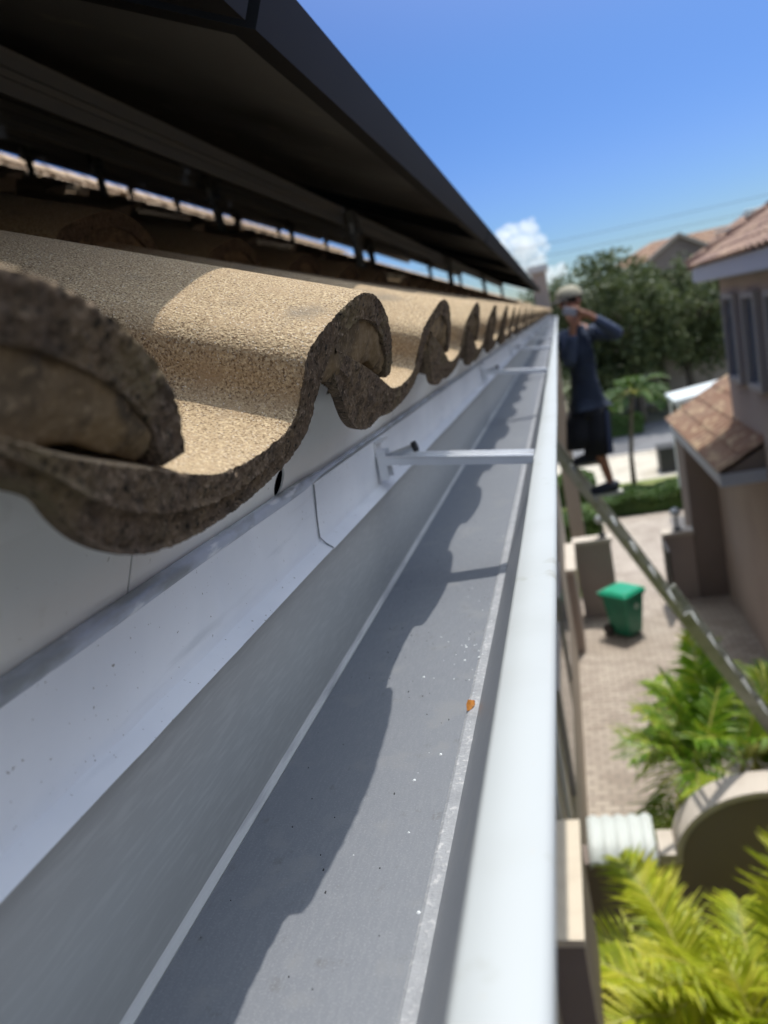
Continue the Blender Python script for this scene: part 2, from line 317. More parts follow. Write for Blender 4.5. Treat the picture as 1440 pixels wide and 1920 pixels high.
def tile_mesh(name,N,rows,MR,seed,rough=1.0,far=True):
    T=resample(TOPB if far else TOP,N); B=resample(BOTB if far else BOT,N); mb=MB()
    def P(s,h,t): return NN*(-.1015)+HH*h+UP*t+Vector((0,s-CREST,0))-ORG
    ORG=NN*(-.1015)+HH*(-.0072)
    # ring: top points 0..N-1 then bottom reversed
    TC.clear(); ring=[(p,+1) for p in T]+[(p,-1) for p in B[::-1]]; R=len(ring); nr=len(rows)
    for t in rows:
        for (p,sd) in ring:
            hh=p.y
            if p.x<.245 and t>.007 and sd<0:      # the lug at the end is short, behind it the shell is thin
                w_=min((t-.007)/.003,1)*min(1,(.245-p.x)/.03); j_=min(range(0,N,6),key=lambda q:abs(T[q].x-p.x)) if (p.x,N) not in TC else TC[(p.x,N)]
                TC[(p.x,N)]=j_; tp=T[j_].y-.0115; hh=p.y+max(0,tp-p.y)*w_
            v=P(p.x,hh,t)
            if rough:
                a=.00028
                e=max(0,1-t/.006); v=v+HH*(sd*(nz3(v,430,seed)*a*e-abs(nz3(v,520,seed+2))*.0006*e-e*e*.0005))*rough
                v=v+Vector((0,1,0))*nz3(v,430,seed+4)*.0005*e*rough+UP*(nz3(v,330,seed+7)*.0007*e+e*e*.0004)*rough
            mb.v.append(tuple(v))
    for j in range(nr-1):
        for k in range(R):
            k2=(k+1)%R; mb.f.append((j*R+k,j*R+k2,(j+1)*R+k2,(j+1)*R+k)); mb.m.append(0 if k<N-1 else 1)
    # rough front cut face: rows between the top and bottom curve
    prev=[k for k in range(N)]
    for q in range(1,MR+1):
        if q==MR: cur=[R-1-k for k in range(N)]
        else:
            cur=[]
            for k in range(N):
                a=Vector(mb.v[k]); b=Vector(mb.v[R-1-k]); v=a.lerp(b,q/MR)
                s_=T[k].x; g=max(0,1-abs(q/MR-.52)/.10) if s_<.40 else 0; lowr=max(0,min(1,(q/MR-.5)/.06)) if s_<.36 else 0
                fo=min(max((.36-s_)/.08,0),1)
                if far: fo*=.5
                v=v+UP*(lowr*.0016-g*.0008)*fo
                if rough: v=v+UP*(nz3(v,190,seed+1)*.0011+nz3(v,480,seed+3)*.0010-.0004+abs(nz3(v,60,seed+9))*.0015)*rough
                cur.append(len(mb.v)); mb.v.append(tuple(v))
        for k in range(N-1):
            mb.f.append((prev[k],cur[k],cur[k+1],prev[k+1])); mb.m.append(1)
        prev=cur
    j=(nr-1)*R
    for k in range(N-1): mb.f.append((j+k,j+k+1,j+R-2-k,j+R-1-k)); mb.m.append(1)
    return mb
def plug_mesh(seed,fine=True):
    # mortar bedding that closes the barrel, set a little back from the cut end
    up=[(.358,-.045),(.366,-.038),(.378,-.0320),(.391,-.0268),(.405,-.0235),(.420,-.0215),(.435,-.0217),(.45,-.0235),(.462,-.0270),(.475,-.0310),(.487,-.0365),(.497,-.0430),(.505,-.051)]
    lo=[(.362,-.052),(.370,-.053),(.380,-.0535),(.391,-.0545),(.405,-.0555),(.420,-.0560),(.435,-.0550),(.45,-.0520),(.462,-.0485),(.475,-.0490),(.487,-.0535),(.497,-.0565),(.505,-.0595)]
    n=46 if fine else 12; U=resample(up,n); Lo=resample(lo,n); mb=MB(); MRR=16 if fine else 3
    ORG=NN*(-.1015)+HH*(-.0072)
    def P(s,h,t): return NN*(-.1015)+HH*h+UP*t+Vector((0,s-CREST,0))-ORG
    for q in range(MRR+1):
        for k in range(n):
            p=U[k].lerp(Lo[k],q/MRR); e=min(q,MRR-q)/MRR*2
            t=.0022+.0035*(q/MRR)**3; v=P(p.x,p.y,t)
            v=v+UP*(nz3(v,90,seed)*.0020+nz3(v,330,seed+5)*.0010); mb.v.append(tuple(v))
    for q in range(MRR):
        for k in range(n-1): mb.f.append((q*n+k,(q+1)*n+k,(q+1)*n+k+1,q*n+k+1)); mb.m.append(0)
    b0=len(mb.v)
    for k in range(n): mb.v.append(tuple(P(U[k].x,U[k].y-.001,.06)))
    for k in range(n): mb.v.append(tuple(P(Lo[k].x,Lo[k].y,.06)))
    for k in range(n-1):
        mb.f.append((k,k+1,b0+k+1,b0+k)); mb.m.append(0)
        mb.f.append((MRR*n+k,b0+n+k,b0+n+k+1,MRR*n+k+1)); mb.m.append(0)
    return mb
house=empty('tile_roof_house',(0,0,0),label='long house with sand coloured barrel tile roof and white fascia behind the gutter',cat='house')
def hp(x,y,z): return (x,y,z+H)
OG=NN*(-.1015)+HH*(-.0072)
rowsH=[0,.0008,.0016,.0026,.0038,.005,.0065,.008]+[.010+.0022*i for i in range(14)]+[.042+.0045*i for i in range(85)]
rowsL=[0,.004,.02,.42]
variants=[]
for sd in (1,2,3):
    o=tile_mesh('roof_tile',430,rowsH,16,sd,1.0,sd==3).build('roof_tile',[M['tile'],M['tile_cut']],house,auto=math.radians(50)); variants.append(o)
lo=tile_mesh('roof_tile',60,rowsL,4,5,.6).build('roof_tile',[M['tile'],M['tile_cut']],house,auto=math.radians(50))
plugs=[plug_mesh(s).build('mortar_plug',M['mortar'],v,smooth=True) for s,v in zip((1,2,3),variants)]
plo=plug_mesh(4,False).build('mortar_plug',M['mortar'],lo,smooth=True)
def place_tile(k,course,src,first):
    o=src if first else src.copy()
    if not first:
        link(o); p=plugs[variants.index(src)] if src in variants else plo
        c=p.copy(); link(c); c.parent=o
    random.seed(k*7+course)
    dx=random.uniform(-.0015,.0015) if k>1 else 0; dz=random.uniform(-.001,.001) if k>1 else 0
    o.location=(OG.x-course*.306+dx,CREST+(k-1)*PITCH,OG.z+H+course*.150+dz)
    if k>1: o.rotation_euler=(random.uniform(-.006,.006),random.uniform(-.004,.004),random.uniform(-.006,.006))
for k in (1,0,2): place_tile(k,0,variants[[1,0,2].index(k)],True)
place_tile(-1,0,variants[1],False)
for k in range(3,52): place_tile(k,0,variants[2] if k<7 else lo,k==51)
for k in range(-1,46): place_tile(k,1,lo,False)
# upper courses, one corrugated surface with stepped laps
def upper_roof():
    mb=MB(); n=8; ys=[]; prof=[]
    S=[(.110,-.060),(.20,-.062),(.25,-.0715),(.30,-.069),(.325,-.054),(.345,-.030),(.38,-.015),(.42,-.0075)]
    for k in range(-1,56):
        for s,h in S: ys.append(s-CREST+CREST+(k-1)*PITCH); prof.append(h)
    for c in range(2,15):
        for y_,h in zip(ys,prof):
            pass
        b=len(mb.v)
        for t,dh in ((0,-.018),(0,0),(.34,0)):
            for y_,h in zip(ys,prof):
                v=NN*(-.1015)+HH*(h+dh)+UP*t; mb.v.append((v.x-c*.306,y_,v.z+c*.150+(c-1)*.0021+H))
        m=len(ys)
        for r in range(2):
            for i in range(m-1): mb.f.append((b+r*m+i,b+r*m+i+1,b+(r+1)*m+i+1,b+(r+1)*m+i)); mb.m.append(0)
    return mb
o=upper_roof().build('upper_roof_tiles',M['tile_far'],house,auto=.7); tag(o,kind='stuff')
# ridge caps and the far roof slope
mb=MB(); XR=-.09-15*.306; ZR=H+.03+15*.1522
for k in range(0,60):
    y=-1+k*.33; pts=[]
    for t in (0,.40):
        for a in range(7):
            an=PI*a/6; r=.12-(.0 if t==0 else .015); pts.append((XR+math.cos(an)*r,y+t,ZR-.04+math.sin(an)*r*.8))
    mb.add(pts,[(i,i+1,i+8,i+7) for i in range(6)])
mb.build('ridge_caps',M['tile_far'],house,smooth=True)
MB().prism([(-.24,-.02+H),(-.30,-.02+H),(XR,ZR-.09),(XR-4.8,H-.1),(XR-4.8,H-.2),(XR,ZR-.2),(-.30,H-.10),(-.24,H-.10)],'y',-1.6,17.5).build('roof_deck',M['deck'],house)
# fascia covered in white metal lengths, with one drilled hole
FX=-.188; FT=math.tan(math.radians(24)); FZ=-.0795
def tilt(o):
    # square-cut rafter ends: the fascia leans with the roof
    for v in o.data.vertices: v.co.x+=(v.co.z-H-FZ)*FT
    return o
def fascia_piece(y0,y1,hole=None):
    mb=MB(); z0,z1=H-.150,H-.0255
    if not hole: return mb.box(FX-.012,FX,y0,y1,z0,z1)
    hy,hz,ry,rz=hole; hz+=H; n=32
    out=[];inn=[]
    for i in range(n):
        a=2*PI*i/n; c,s=math.cos(a),math.sin(a); inn.append((hy+ry*c,hz+rz*s))
        # project ray to rectangle
        tx=((y1-hy)/c if c>1e-6 else (y0-hy)/c if c<-1e-6 else 1e9); tz=((z1-hz)/s if s>1e-6 else (z0-hz)/s if s<-1e-6 else 1e9); t=min(tx,tz)
        out.append((hy+t*c,hz+t*s))
    # snap to corners
    for cy,cz in ((y0,z0),(y1,z0),(y0,z1),(y1,z1)):
        i=min(range(n),key=lambda i:abs(math.atan2(out[i][1]-hz,out[i][0]-hy)-math.atan2(cz-hz,cy-hy))); out[i]=(cy,cz)
    vs=[(FX,a,b) for a,b in inn]+[(FX,a,b) for a,b in out]+[(FX-.0015,a,b) for a,b in inn]+[(FX-.0015,a,b) for a,b in out]
    fs=[]
    for i in range(n):
        j=(i+1)%n; fs+=[(i,j,n+j,n+i),(i,2*n+i,2*n+j,j),(n+i,n+j,3*n+j,3*n+i)]
    return mb.add(vs,fs)
def copy0(o,k):
    c=o.copy(); link(c); c.parent=o.parent; c.location.y=(k+1)*PITCH; return c
seams=[-1.4,-.77,-.25,.27]+[.81+.54*i for i in range(31)]
for i,(a,b) in enumerate(zip(seams,seams[1:])):
    tilt(fascia_piece(a+.0007,b-.0007,(.450,-.0700,.0085,.0085) if i==3 else None).build('fascia_panel',M['fascia'],house))
tilt(MB().box(FX-.05,FX-.0125,-1.5,17.3,H-.15,H-.032).build('fascia_board',M['hole'],house))
for k in range(-1,52):
    y=k*PITCH-PITCH
    c=tilt(MB().prism([(y+.350,H-.034),(y+.522,H-.034),(y+.522,H-.0200),(y+.500,H-.0118),(y+.478,H-.0070),(y+.455,H-.0015),(y+.350,H-.0015)],'x',FX-.010,FX+.0004).build('eave_closure',M['fascia'],house)) if k==-1 else copy0(c0,k)
    if k==-1: c0=c
# metal drip edge in lengths that lap
def dent(v):
    x,y,z=v; d=0
    for (cy,cz,r,a) in [(p,q,r_*1.1,a_*2.2) for p,q,r_,a_ in ((.335,-.105,.010,.0012),(.352,-.112,.006,-.001),(.30,-.103,.008,.001),(.41,-.099,.009,-.0009),(.245,-.108,.012,.0011),(.455,-.104,.007,.0008))]:
        d+=a*math.exp(-((y-cy)**2/(r*r*.5)+(z-H-cz)**2/(r*r*2.2)))
    return (x+d+.0006*noise.noise(Vector((0,y*6,z*9))),y,z)
zs=[-.0845-.0405*i/14 for i in range(15)]
prof=[(-.1846-.0044*i/14,H+z) for i,z in enumerate(zs)]+[(-.1882,H-.1278),(-.1850,H-.1300),(-.1795,H-.1336)]
runs=[-1.4,.512,3.5,6.5,9.5,12.5,17.2]
for i,(a,b) in enumerate(zip(runs,runs[1:])):
    e=.0008*(i%2)
    p=[(x+e,z) for x,z in prof]
    sheet(p,.0006,a,b+.01*(1-i%2),ny=220 if i<2 else 4,fn=dent if i<2 else None).build('drip_edge',M['drip'],house,auto=math.radians(35))
mb=MB(); pts=[]
ny=260
for j in range(ny+1):
    y=-1.4+18.6*(j/ny)**2.2
    for k in range(9):
        a=-PI*.62+PI*1.2*k/8; r=.0036*(1+.10*noise.noise(Vector((k*.8,y*60,3)))) if y<.497 else .0017
        mb.v.append((FX+.0030+r*math.cos(a),y,H-.0812+r*1.15*math.sin(a)))
for j in range(ny):
    for k in range(8): mb.f.append((j*9+k,j*9+k+1,(j+1)*9+k+1,(j+1)*9+k)); mb.m.append(0)
mb.build('drip_edge_bead',M['bead'],house,smooth=True)
# thin lap seam of the drip edge at y=.51
mb=MB(); pth=[(-.1838,.512,-.0855),(-.1852,.5115,-.098),(-.1866,.510,-.112),(-.1878,.511,-.124),(-.1845,.512,-.1293),(-.1792,.511,-.1330)]
mb.tube([hp(*p) for p in pth],.00035,6).build('lap_seam',M['hole'],house)
# wall, soffit, window, chimney
MB().box(-8,-.55,-1.5,17.2,-.1,H-.24).build('wall',M['stucco'],house)
MB().box(-.60,FX-.004,-1.5,17.2,H-.238,H-.222).build('soffit',M['fascia'],house)
w=MB().box(-.549,-.50,6.9,8.6,1.75,2.9).build('window',M['shut'],house)
MB().box(-.512,-.496,6.97,8.53,1.82,2.83).build('pane',M['glass'],w)
w=MB().box(-.549,-.50,9.4,10.9,1.75,2.9).build('window',M['shut'],house)
MB().box(-.512,-.496,9.47,10.83,1.82,2.83).build('pane',M['glass'],w)
mb=MB().box(-.549,-.36,3.66,4.68,.9,3.0); mb.build('wall_projection',M['stucco3'],house)
MB().box(-.549,-.35,3.64,4.70,3.002,3.05).build('ledge',M['cream'],house)
mb=MB()
for x,y in ((-.50,4.9),(-.47,5.35)): mb.tube([(x,y,0),(x,y,3.9)],.014,8)
mb.build('conduit',M['rung'],house,smooth=True)
c=MB().box(-.44,-.13,17.6,18.2,0,7.24).build('chimney',M['stucco'],house)
MB().box(-.50,-.07,17.54,18.26,7.242,7.38).build('chimney_cap',M['whiteroof'],c)
# ---------------------------------------------------------------- gutter
gut=empty('roof_gutter',(-.1,0,H-.2),label='long open white gutter with a grey inside running along the eave',cat='gutter')
def gp(o): o.location=(.1,0,-(H-.2)); return o
GL=(-.7,16.9)
def gb(mb,name,m,**k): o=mb.build(name,m,gut,**k); return gp(o)
TR=[(-.1895,H-.135),(-.1892,H-.2176),(-.1850,H-.2195),(-.1818,H-.2203)]
gb(sheet(TR[:2],.0007,*GL,ny=1),'back_wall',M['back_bounce'])
gb(sheet([(-.1890,H-.2172),(-.1880,H-.2192),(-.1855,H-.2198)],.0007,*GL),'back_seam',M['seamline'],smooth=False)
gb(sheet([(-.1850,H-.2200),(-.13,H-.2202),(-.0860,H-.2200)],.0007,*GL),'floor_pan',M['trough'])
gb(sheet([(-.0862,H-.2196),(-.0845,H-.2186),(-.0785,H-.2181)],.0007,*GL),'front_seam',M['dusty'])
fw=[(-.0787,H-.2183),(-.0762,H-.2140),(-.0445,H-.1460),(-.0340,H-.1400),(-.0250,H-.1340),(-.0220,H-.1275)]
gb(sheet(fw,.0007,*GL),'front_wall',M['trough'],auto=.6)
# folded lip: rounded box section
def lipy(v):
    x,y,z=v; return (x+.0009*noise.noise(Vector((1,y*2.3,0))),y,z+.0008*noise.noise(Vector((5,y*3.1,x*30))))
lip=[(-.0368,H-.1335),(-.0386,H-.1325),(-.0392,H-.1285),(-.0388,H-.1262),(-.0375,H-.1250),(-.030,H-.1247),(-.0215,H-.1250),(-.0203,H-.1258),(-.0199,H-.1270),(-.0202,H-.1305)]
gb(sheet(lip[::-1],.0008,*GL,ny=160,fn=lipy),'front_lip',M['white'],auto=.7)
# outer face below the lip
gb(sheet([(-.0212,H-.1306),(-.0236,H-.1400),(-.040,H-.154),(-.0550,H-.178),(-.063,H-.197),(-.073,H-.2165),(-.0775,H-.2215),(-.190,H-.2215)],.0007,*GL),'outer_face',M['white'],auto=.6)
# hanger: aluminium channel, screw and back clip
def hanger(y):
    c=MB(); z=H-.129; s=-.150                       # rises slightly towards the fascia
    def zz(x): return z+(x+.040)*s
    def strip(y0,y1,a,b):
        vs=[]
        for x in (-.183,-.040):
            for yy,h in ((y0,a),(y1,a),(y1,b),(y0,b)): vs.append((x,yy,zz(x)+h))
        c.add(vs,[(3,2,1,0),(4,5,6,7),(0,1,5,4),(1,2,6,5),(2,3,7,6),(3,0,4,7)])
    strip(-.0120,.0120,-.001,0); strip(-.0132,-.0121,-.001,.0060); strip(.0121,.0132,-.001,.0060)
    c.tube([(-.183,-.0126,zz(-.183)+.0066),(-.0395,-.0126,zz(-.0395)+.0066)],.0014,6).tube([(-.183,.0126,zz(-.183)+.0066),(-.0395,.0126,zz(-.0395)+.0066)],.0014,6)
    h=c.build('hanger',M['alu'],gut,auto=.6); gp(h); h.location.y=y
    b=MB().box(-.1845,-.1830,-.011,.011,H-.124,H-.0865).box(-.1845,-.176,-.0112,-.0100,H-.124,H-.096).box(-.1845,-.176,.0100,.0112,H-.124,H-.096).box(-.1845,-.174,-.011,.011,H-.0875,H-.0860)
    b.build('back_clip',M['alu'],h)
    s_=MB().tube([(-.1828,0,H-.1060),(-.150,0,H-.0985)],.0036,12).tube([(-.1828,0,H-.1060),(-.1790,0,H-.1052)],.006,14).build('screw',M['screw'],h,auto=.6)
    MB().tube([(-.1502,0,H-.0985),(-.1460,0,H-.0975)],.0052,8).build('screw_head',M['rubber'],h,auto=.6)
    return h
h0=hanger(.712)
for i in range(1,15): c=copy_tree(h0,gut); c.location.y=.712+1.07*i
# water beads and grit left in the trough
random.seed(4); mb=MB()
def drop(mb,x,y,z,r):
    b=len(mb.v); mb.v.append((x,y,z+r*.7))
    for q,(rr,zz) in enumerate(((.6,.55),(1,.0))):
        for k in range(8): a=2*PI*k/8; mb.v.append((x+r*rr*math.cos(a),y+r*rr*math.sin(a),z+r*zz))
    for k in range(8):
        k2=(k+1)%8; mb.f+=[(b,b+1+k,b+1+k2),(b+1+k,b+9+k,b+9+k2,b+1+k2)]; mb.m+=[0,0]
for i in range(60):
    y=random.gauss(.50,.07) if i<50 else random.uniform(.2,1.4); x=-.079-abs(random.gauss(0,.018))
    if x<-.128: continue
    z=H-.2200 if x<-.0862 else H-.2183
    drop(mb,x,y,z,random.choice((.0003,.0004,.0005,.0006,.0009)))
o=mb.build('water_beads',M['water'],smooth=True); tag(o,'small water beads scattered on the sunlit gutter floor','water drops',kind='stuff')
random.seed(9); mb=MB()
for i in range(90):
    y=random.uniform(.16,.9); x=random.uniform(-.183,-.09); r=random.uniform(.00010,.00026)
    mb.box(x-r,x+r,y-r,y+r*random.choice((1,1,4)),H-.2202,H-.2197,0)
o=mb.build('grit',M['hole']); tag(o,'specks of dark grit lying on the gutter floor','grit',kind='stuff')
# dry leaf
mb=MB(); L=[(-.011,0,.0006),(-.006,.0034,.0024),(0,.0042,.0036),(.006,.003,.0022),(.011,.0004,.0012),(.006,-.0022,.0006),(0,-.003,.0010),(-.006,-.0022,.0004)]
mb.add([(0,0,.0016)]+L,[(0,i,i%8+1) for i in range(1,9)])
mb.add([(x,y,z-.0003) for x,y,z in [(0,0,.0016)]+L],[(0,i%8+1,i) for i in range(1,9)])
o=mb.build('dry_leaf',M['leafdry'],loc=(-.0835,.418,H-.2185)); o.rotation_euler=(0.25,0,1.25)
o.scale=(.52,.55,1.3)
tag(o,'small curled orange dry leaf lying on the floor of the gutter','leaf')
# ---------------------------------------------------------------- solar array
PB=Vector((-.165,0,.217+H)); PA=math.atan(.485); PU=Vector((-math.cos(PA),0,math.sin(PA))); PN=Vector((math.sin(PA),0,math.cos(PA)))
PL,PW,PT=1.722,1.134,.038
def panel():
    r=empty('solar_panel',label='black framed solar panel',cat='solar panel',group='solar panels above the tile roof')
    def pt(u,y,n): v=PU*u+PN*n; return (v.x,y,v.z)
    def pb(mb,u0,u1,y0,y1,n0,n1):
        vs=[pt(u,y,n) for n in (n0,n1) for y in (y0,y1) for u in (u0,u1)]
        mb.add(vs,[(0,2,3,1),(4,5,7,6),(0,1,5,4),(2,6,7,3),(0,4,6,2),(1,3,7,5)])
    f=MB(); w=.0018; fl=.026
    pb(f,0,w,0,PL,0,PT); pb(f,PW-w,PW,0,PL,0,PT); pb(f,w,PW-w,0,w,0,PT); pb(f,w,PW-w,PL-w,PL,0,PT)
    pb(f,w,fl,w,PL-w,0,.0016); pb(f,PW-fl,PW-w,w,PL-w,0,.0016); pb(f,fl,PW-fl,w,fl,0,.0016); pb(f,fl,PW-fl,PL-fl,PL-w,0,.0016)
    pb(f,w,.010,w,PL-w,PT-.0015,PT+.0003); pb(f,PW-.010,PW-w,w,PL-w,PT-.0015,PT+.0003); pb(f,.010,PW-.010,w,.010,PT-.0015,PT+.0003); pb(f,.010,PW-.010,PL-.010,PL-w,PT-.0015,PT+.0003)
    f.build('frame',M['pframe'],r)
    b=MB(); pb(b,w+.0003,PW-w-.0003,w+.0003,PL-w-.0003,PT-.009,PT-.006); b.build('backsheet',M['pback'],r)
    g=MB(); pb(g,w+.0003,PW-w-.0003,w+.0003,PL-w-.0003,PT-.0058,PT-.0017); g.build('cells',M['cells'],r)
    j=MB(); pb(j,PW*.80,PW*.90,PL*.42,PL*.50,PT-.030,PT-.0092); j=j.build('junction_box',M['rubber'],r)
    cb=MB(); 
    for y0,y1 in ((PL*.42,.25),(PL*.50,PL-.25)):
        cb.tube([pt(PW*.85+ .05*math.sin(PI*i/10),y0+(y1-y0)*i/10,PT-.02-.035*math.sin(PI*i/10)) for i in range(11)],.003,6)
    cb.build('cable',M['rubber'],r,smooth=True)
    return r
P0=panel(); 
yn=['nearest','second','third','fourth','fifth','farthest']; rn=['lowest','middle','upper']
for j in range(3):
    for i in range(6):
        lab='black framed solar panel, %s one along the %s row above the tiles'%(yn[i],rn[j])
        base=PB+PU*(j*(PW+.022)); loc=(base.x,0.535-.016-PL+i*(PL+.018)+.006,base.z)
        if i==0 and j==0: P0.location=loc; P0['label']=lab
        else: copy_tree(P0,loc=loc,label=lab)
YE=.535+5*(PL+.018)
# rails under the panels
rl={.441:'lowest',.93:'second lowest',1.55:'third',2.05:'fourth',2.65:'fifth',3.2:'highest'}
for u,nm in rl.items():
    a=PB+PU*u-PN*.0015; r=empty('mounting_rail',(a.x,0,a.z),label='%s aluminium rail running beneath the solar panels'%nm,cat='rail',group='rails under the solar panels')
    y0=-1.2 if u!=.93 else .9
    mb=MB(); d=PU*.018; n=-PN*.046
    def q(a1,n1,y): v=PU*a1+PN*n1; return (v.x,y,v.z)
    pr=[(-.018,0),(.018,0),(.018,-.046),(-.018,-.046),(-.018,-.030),(-.014,-.028),(-.014,-.020),(-.018,-.018)]
    vs=[q(*p,y0) for p in pr]+[q(*p,YE-.05) for p in pr]; k=len(pr)
    mb.add(vs,[tuple(range(k)),tuple(range(2*k-1,k-1,-1))]+[(i,(i+1)%k,(i+1)%k+k,i+k) for i in range(k)]); mb.build('rail_bar',M['rail'],r)
    # standoffs with L feet and base plates
    first=None
    for s in range(4):
        y=1.9+u*.55+s*2.15 if u!=.441 else 2.33+s*2.1
        if y>YE-.1: continue
        if first is None:
            f=MB().box(-.010,.010,-.03,.03,-.08,.005).tube([(0,0,-.17),(0,0,-.06)],.014,12).box(-.03,.03,-.02,.02,-.062,-.055)
            first=f.build('standoff',M['rail'],r,auto=.6); first.location=(.022,y,-.02)
            MB().tube([(0,-.03,-.06),(0,-.03,-.030)],.007,6).tube([(.012,0,-.03),(.022,0,-.03)],.009,6).build('bolt',M['screw'],first)
            MB().box(-.05,.05,-.05,.05,-.175,-.168).build('flashing',M['deck'],first)
        else: c=copy_tree(first,r); c.location=(.022,y,-.02)
# ---------------------------------------------------------------- tiled roofs, walls, neighbours
def tiled(origin,ed,ud,width,length,pitch=.31,course=.34,amp=.035,lift=.025,clip=None):
    """stepped barrel tile surface; ed along the eave, ud up the slope"""
    ed=Vector(ed).normalized(); ud=Vector(ud).normalized(); n=ed.cross(ud); n=n if n.z>0 else -n
    mb=MB(); O=Vector(origin); nx=int(width/pitch*8); nc=int(math.ceil(length/course))
    for c in range(nc):
        b=len(mb.v)
        for t,dh in ((0,-.02),(0,lift),(min(course*1.1,length-c*course),.0)):
            for i in range(nx+1):
                x=width*i/nx; ph=(x/pitch)%1; h=amp*max(0,math.sin(ph*PI*1.25))+(-.008 if ph>.8 else 0)
                v=O+ed*x+ud*(c*course+t)+n*(h+dh); mb.v.append(tuple(v))
        for r in range(2):
            for i in range(nx):
                if clip:
                    xm=width*(i+.5)/nx; um=c*course+course/2
                    if not clip(xm,um): continue
                mb.f.append((b+r*(nx+1)+i,b+r*(nx+1)+i+1,b+(r+1)*(nx+1)+i+1,b+(r+1)*(nx+1)+i)); mb.m.append(0)
    return mb
nb=empty('neighbour_house',(2.6,10,0),label='brown stucco house close on the right with a clay tile roof and pale fascia',cat='house')
def nbp(mb,name,m,par=nb,**k):
    o=mb.build(name,m,par,**k)
    if par is nb: o.location=(-2.6,-10,0)
    return o
nbp(MB().box(2.6,9,-4,14.02,-.1,6.35),'wall',M['stucco2'])
nbp(MB().box(2.601,8.5,14.021,16.3,-.1,3.05),'lower_wall',M['stucco2'])
nbp(MB().box(2.03,2.6,16.25,16.55,-.1,3.38).box(2.03,8.4,16.551,17.4,-.1,3.38),'garage_wall',M['stucco3'])
nbp(MB().box(2.25,2.28,-4,14.3,6.38,6.60),'fascia',M['fasc2'])
nbp(MB().box(2.281,2.62,-4,14.28,6.36,6.378),'soffit',M['fasc2'])
nbp(tiled((2.2,-4,6.62),(0,1,0),(1,0,.49),18.35,4.6,clip=None),'roof',M['roof2'],auto=.7)
nbp(MB().prism([(2.28,6.40),(2.3,6.58),(6.4,8.6),(10.5,6.58),(10.5,6.4)],'y',-4,14.25),'gable',M['stucco2'])
mb=MB()
for i in range(13):
    x=2.2+i*.33; mb.tube([(x,14.35,6.66+i*.33*.49),(x+.38,14.35,6.66+(i*.33+.38)*.49)],[.10,.085],10)
nbp(mb,'rake_caps',M['roof2'],smooth=True)
# upper windows: proud grey frames with dark panes
for k,(a,b) in enumerate(((12.75,13.45),(11.45,12.1),(10.1,10.8))):
    w=nbp(MB().box(2.50,2.598,a-.08,a,4.75,6.12).box(2.50,2.598,b,b+.08,4.75,6.12).box(2.50,2.598,a,b,4.75,4.83).box(2.50,2.598,a,b,6.04,6.12),'window',M['shut'])
    MB().box(2.575,2.596,a+.001,b-.001,4.831,6.039).build('pane',M['glass'],w)
# lower tiled roof over the garage wing
g=empty('garage_roof',(2.1,16,3.4),label='lower tan tile roof with a pale fascia below the brown house wall',cat='roof'); g['category']='roof'
o=tiled((1.94,11.95,3.60),(0,1,0),(1,0,.55),5.6,2.3,pitch=.27,amp=.085,course=.38).build('tile_surface',M['roof3'],g,auto=.7); o.location=(-2.1,-16,-3.4)
o=MB().box(1.96,1.99,11.97,17.5,3.38,3.57).box(1.991,2.598,11.97,12.0,3.38,3.57).build('fascia',M['fasc2'],g); o.location=(-2.1,-16,-3.4)
o=MB().prism([(1.991,3.39),(1.991,3.55),(3.9,4.62),(3.9,3.39)],'y',12.01,17.49).build('roof_body',M['stucco3'],g); o.location=(-2.1,-16,-3.4)
# keep the wing roof a part of the neighbour house
g.parent=nb; g.location=(2.1-2.6,16-10,3.4); 
for k in ('label','category'): 
    if k in g: del g[k]
# walls of the yard
wl=empty('garden_wall',(0,15.9,0),label='low brown stucco wall with a cream cap, left of the yard gate opening',cat='garden wall',group='low walls at the end of the yard')
MB().box(-.36,.36,-.12,.12,0,1.62).build('wall_body',M['stucco2'],wl)
MB().box(-.40,.40,-.17,.17,1.621,1.70).box(-.549,-.36,-1.9,-.171,1.621,1.70).build('cap',M['cap'],wl)
MB().box(-.549,-.40,-1.85,-.12,0,1.62).build('side_return',M['stucco2'],wl)
wr=empty('garden_wall',(1.75,16.35,0),label='low brown stucco wall with a cream cap, right of the yard gate opening against the house',cat='garden wall',group='low walls at the end of the yard')
MB().box(-.29,.27,-.12,.12,0,1.42).build('wall_body',M['stucco2'],wr); MB().box(-.33,.28,-.17,.17,1.421,1.50).build('cap',M['cap'],wr)
def lantern(x,y,z,lab):
    r=empty('wall_lantern',(x,y,z),label=lab,cat='lantern',group='lanterns on the yard walls')
    MB().box(-.07,.07,-.07,.07,0,.05).tube([(0,0,.05),(0,0,.30)],.028,8).build('post',M['lamp'],r)
    MB().tube([(0,0,.30),(0,0,.34),(0,0,.42),(0,0,.48)],[.05,.11,.11,.04],12).build('globe',M['globe'],r,smooth=True); return r
lantern(.23,15.9,1.70,'small dark lantern on the left yard wall behind the ladder'); lantern(1.74,16.35,1.50,'small dark lantern with pale globe on the right yard wall')
gt=empty('yard_gate',(1.42,16.3,0),label='dark metal gate folded open beside the right yard wall',cat='gate')
mb=MB().box(-.02,.02,-1.0,-.96,.05,1.4).box(-.02,.02,-.06,-.02,.05,1.4).box(-.02,.02,-.96,-.06,.05,.10).box(-.02,.02,-.96,-.06,1.33,1.38)
mb.build('frame',M['lamp'],gt); mb=MB()
for i in range(12): mb.tube([(0,-.90+i*.07,.1),(0,-.90+i*.07,1.33)],.012,6)
mb.build('bars',M['lamp'],gt)
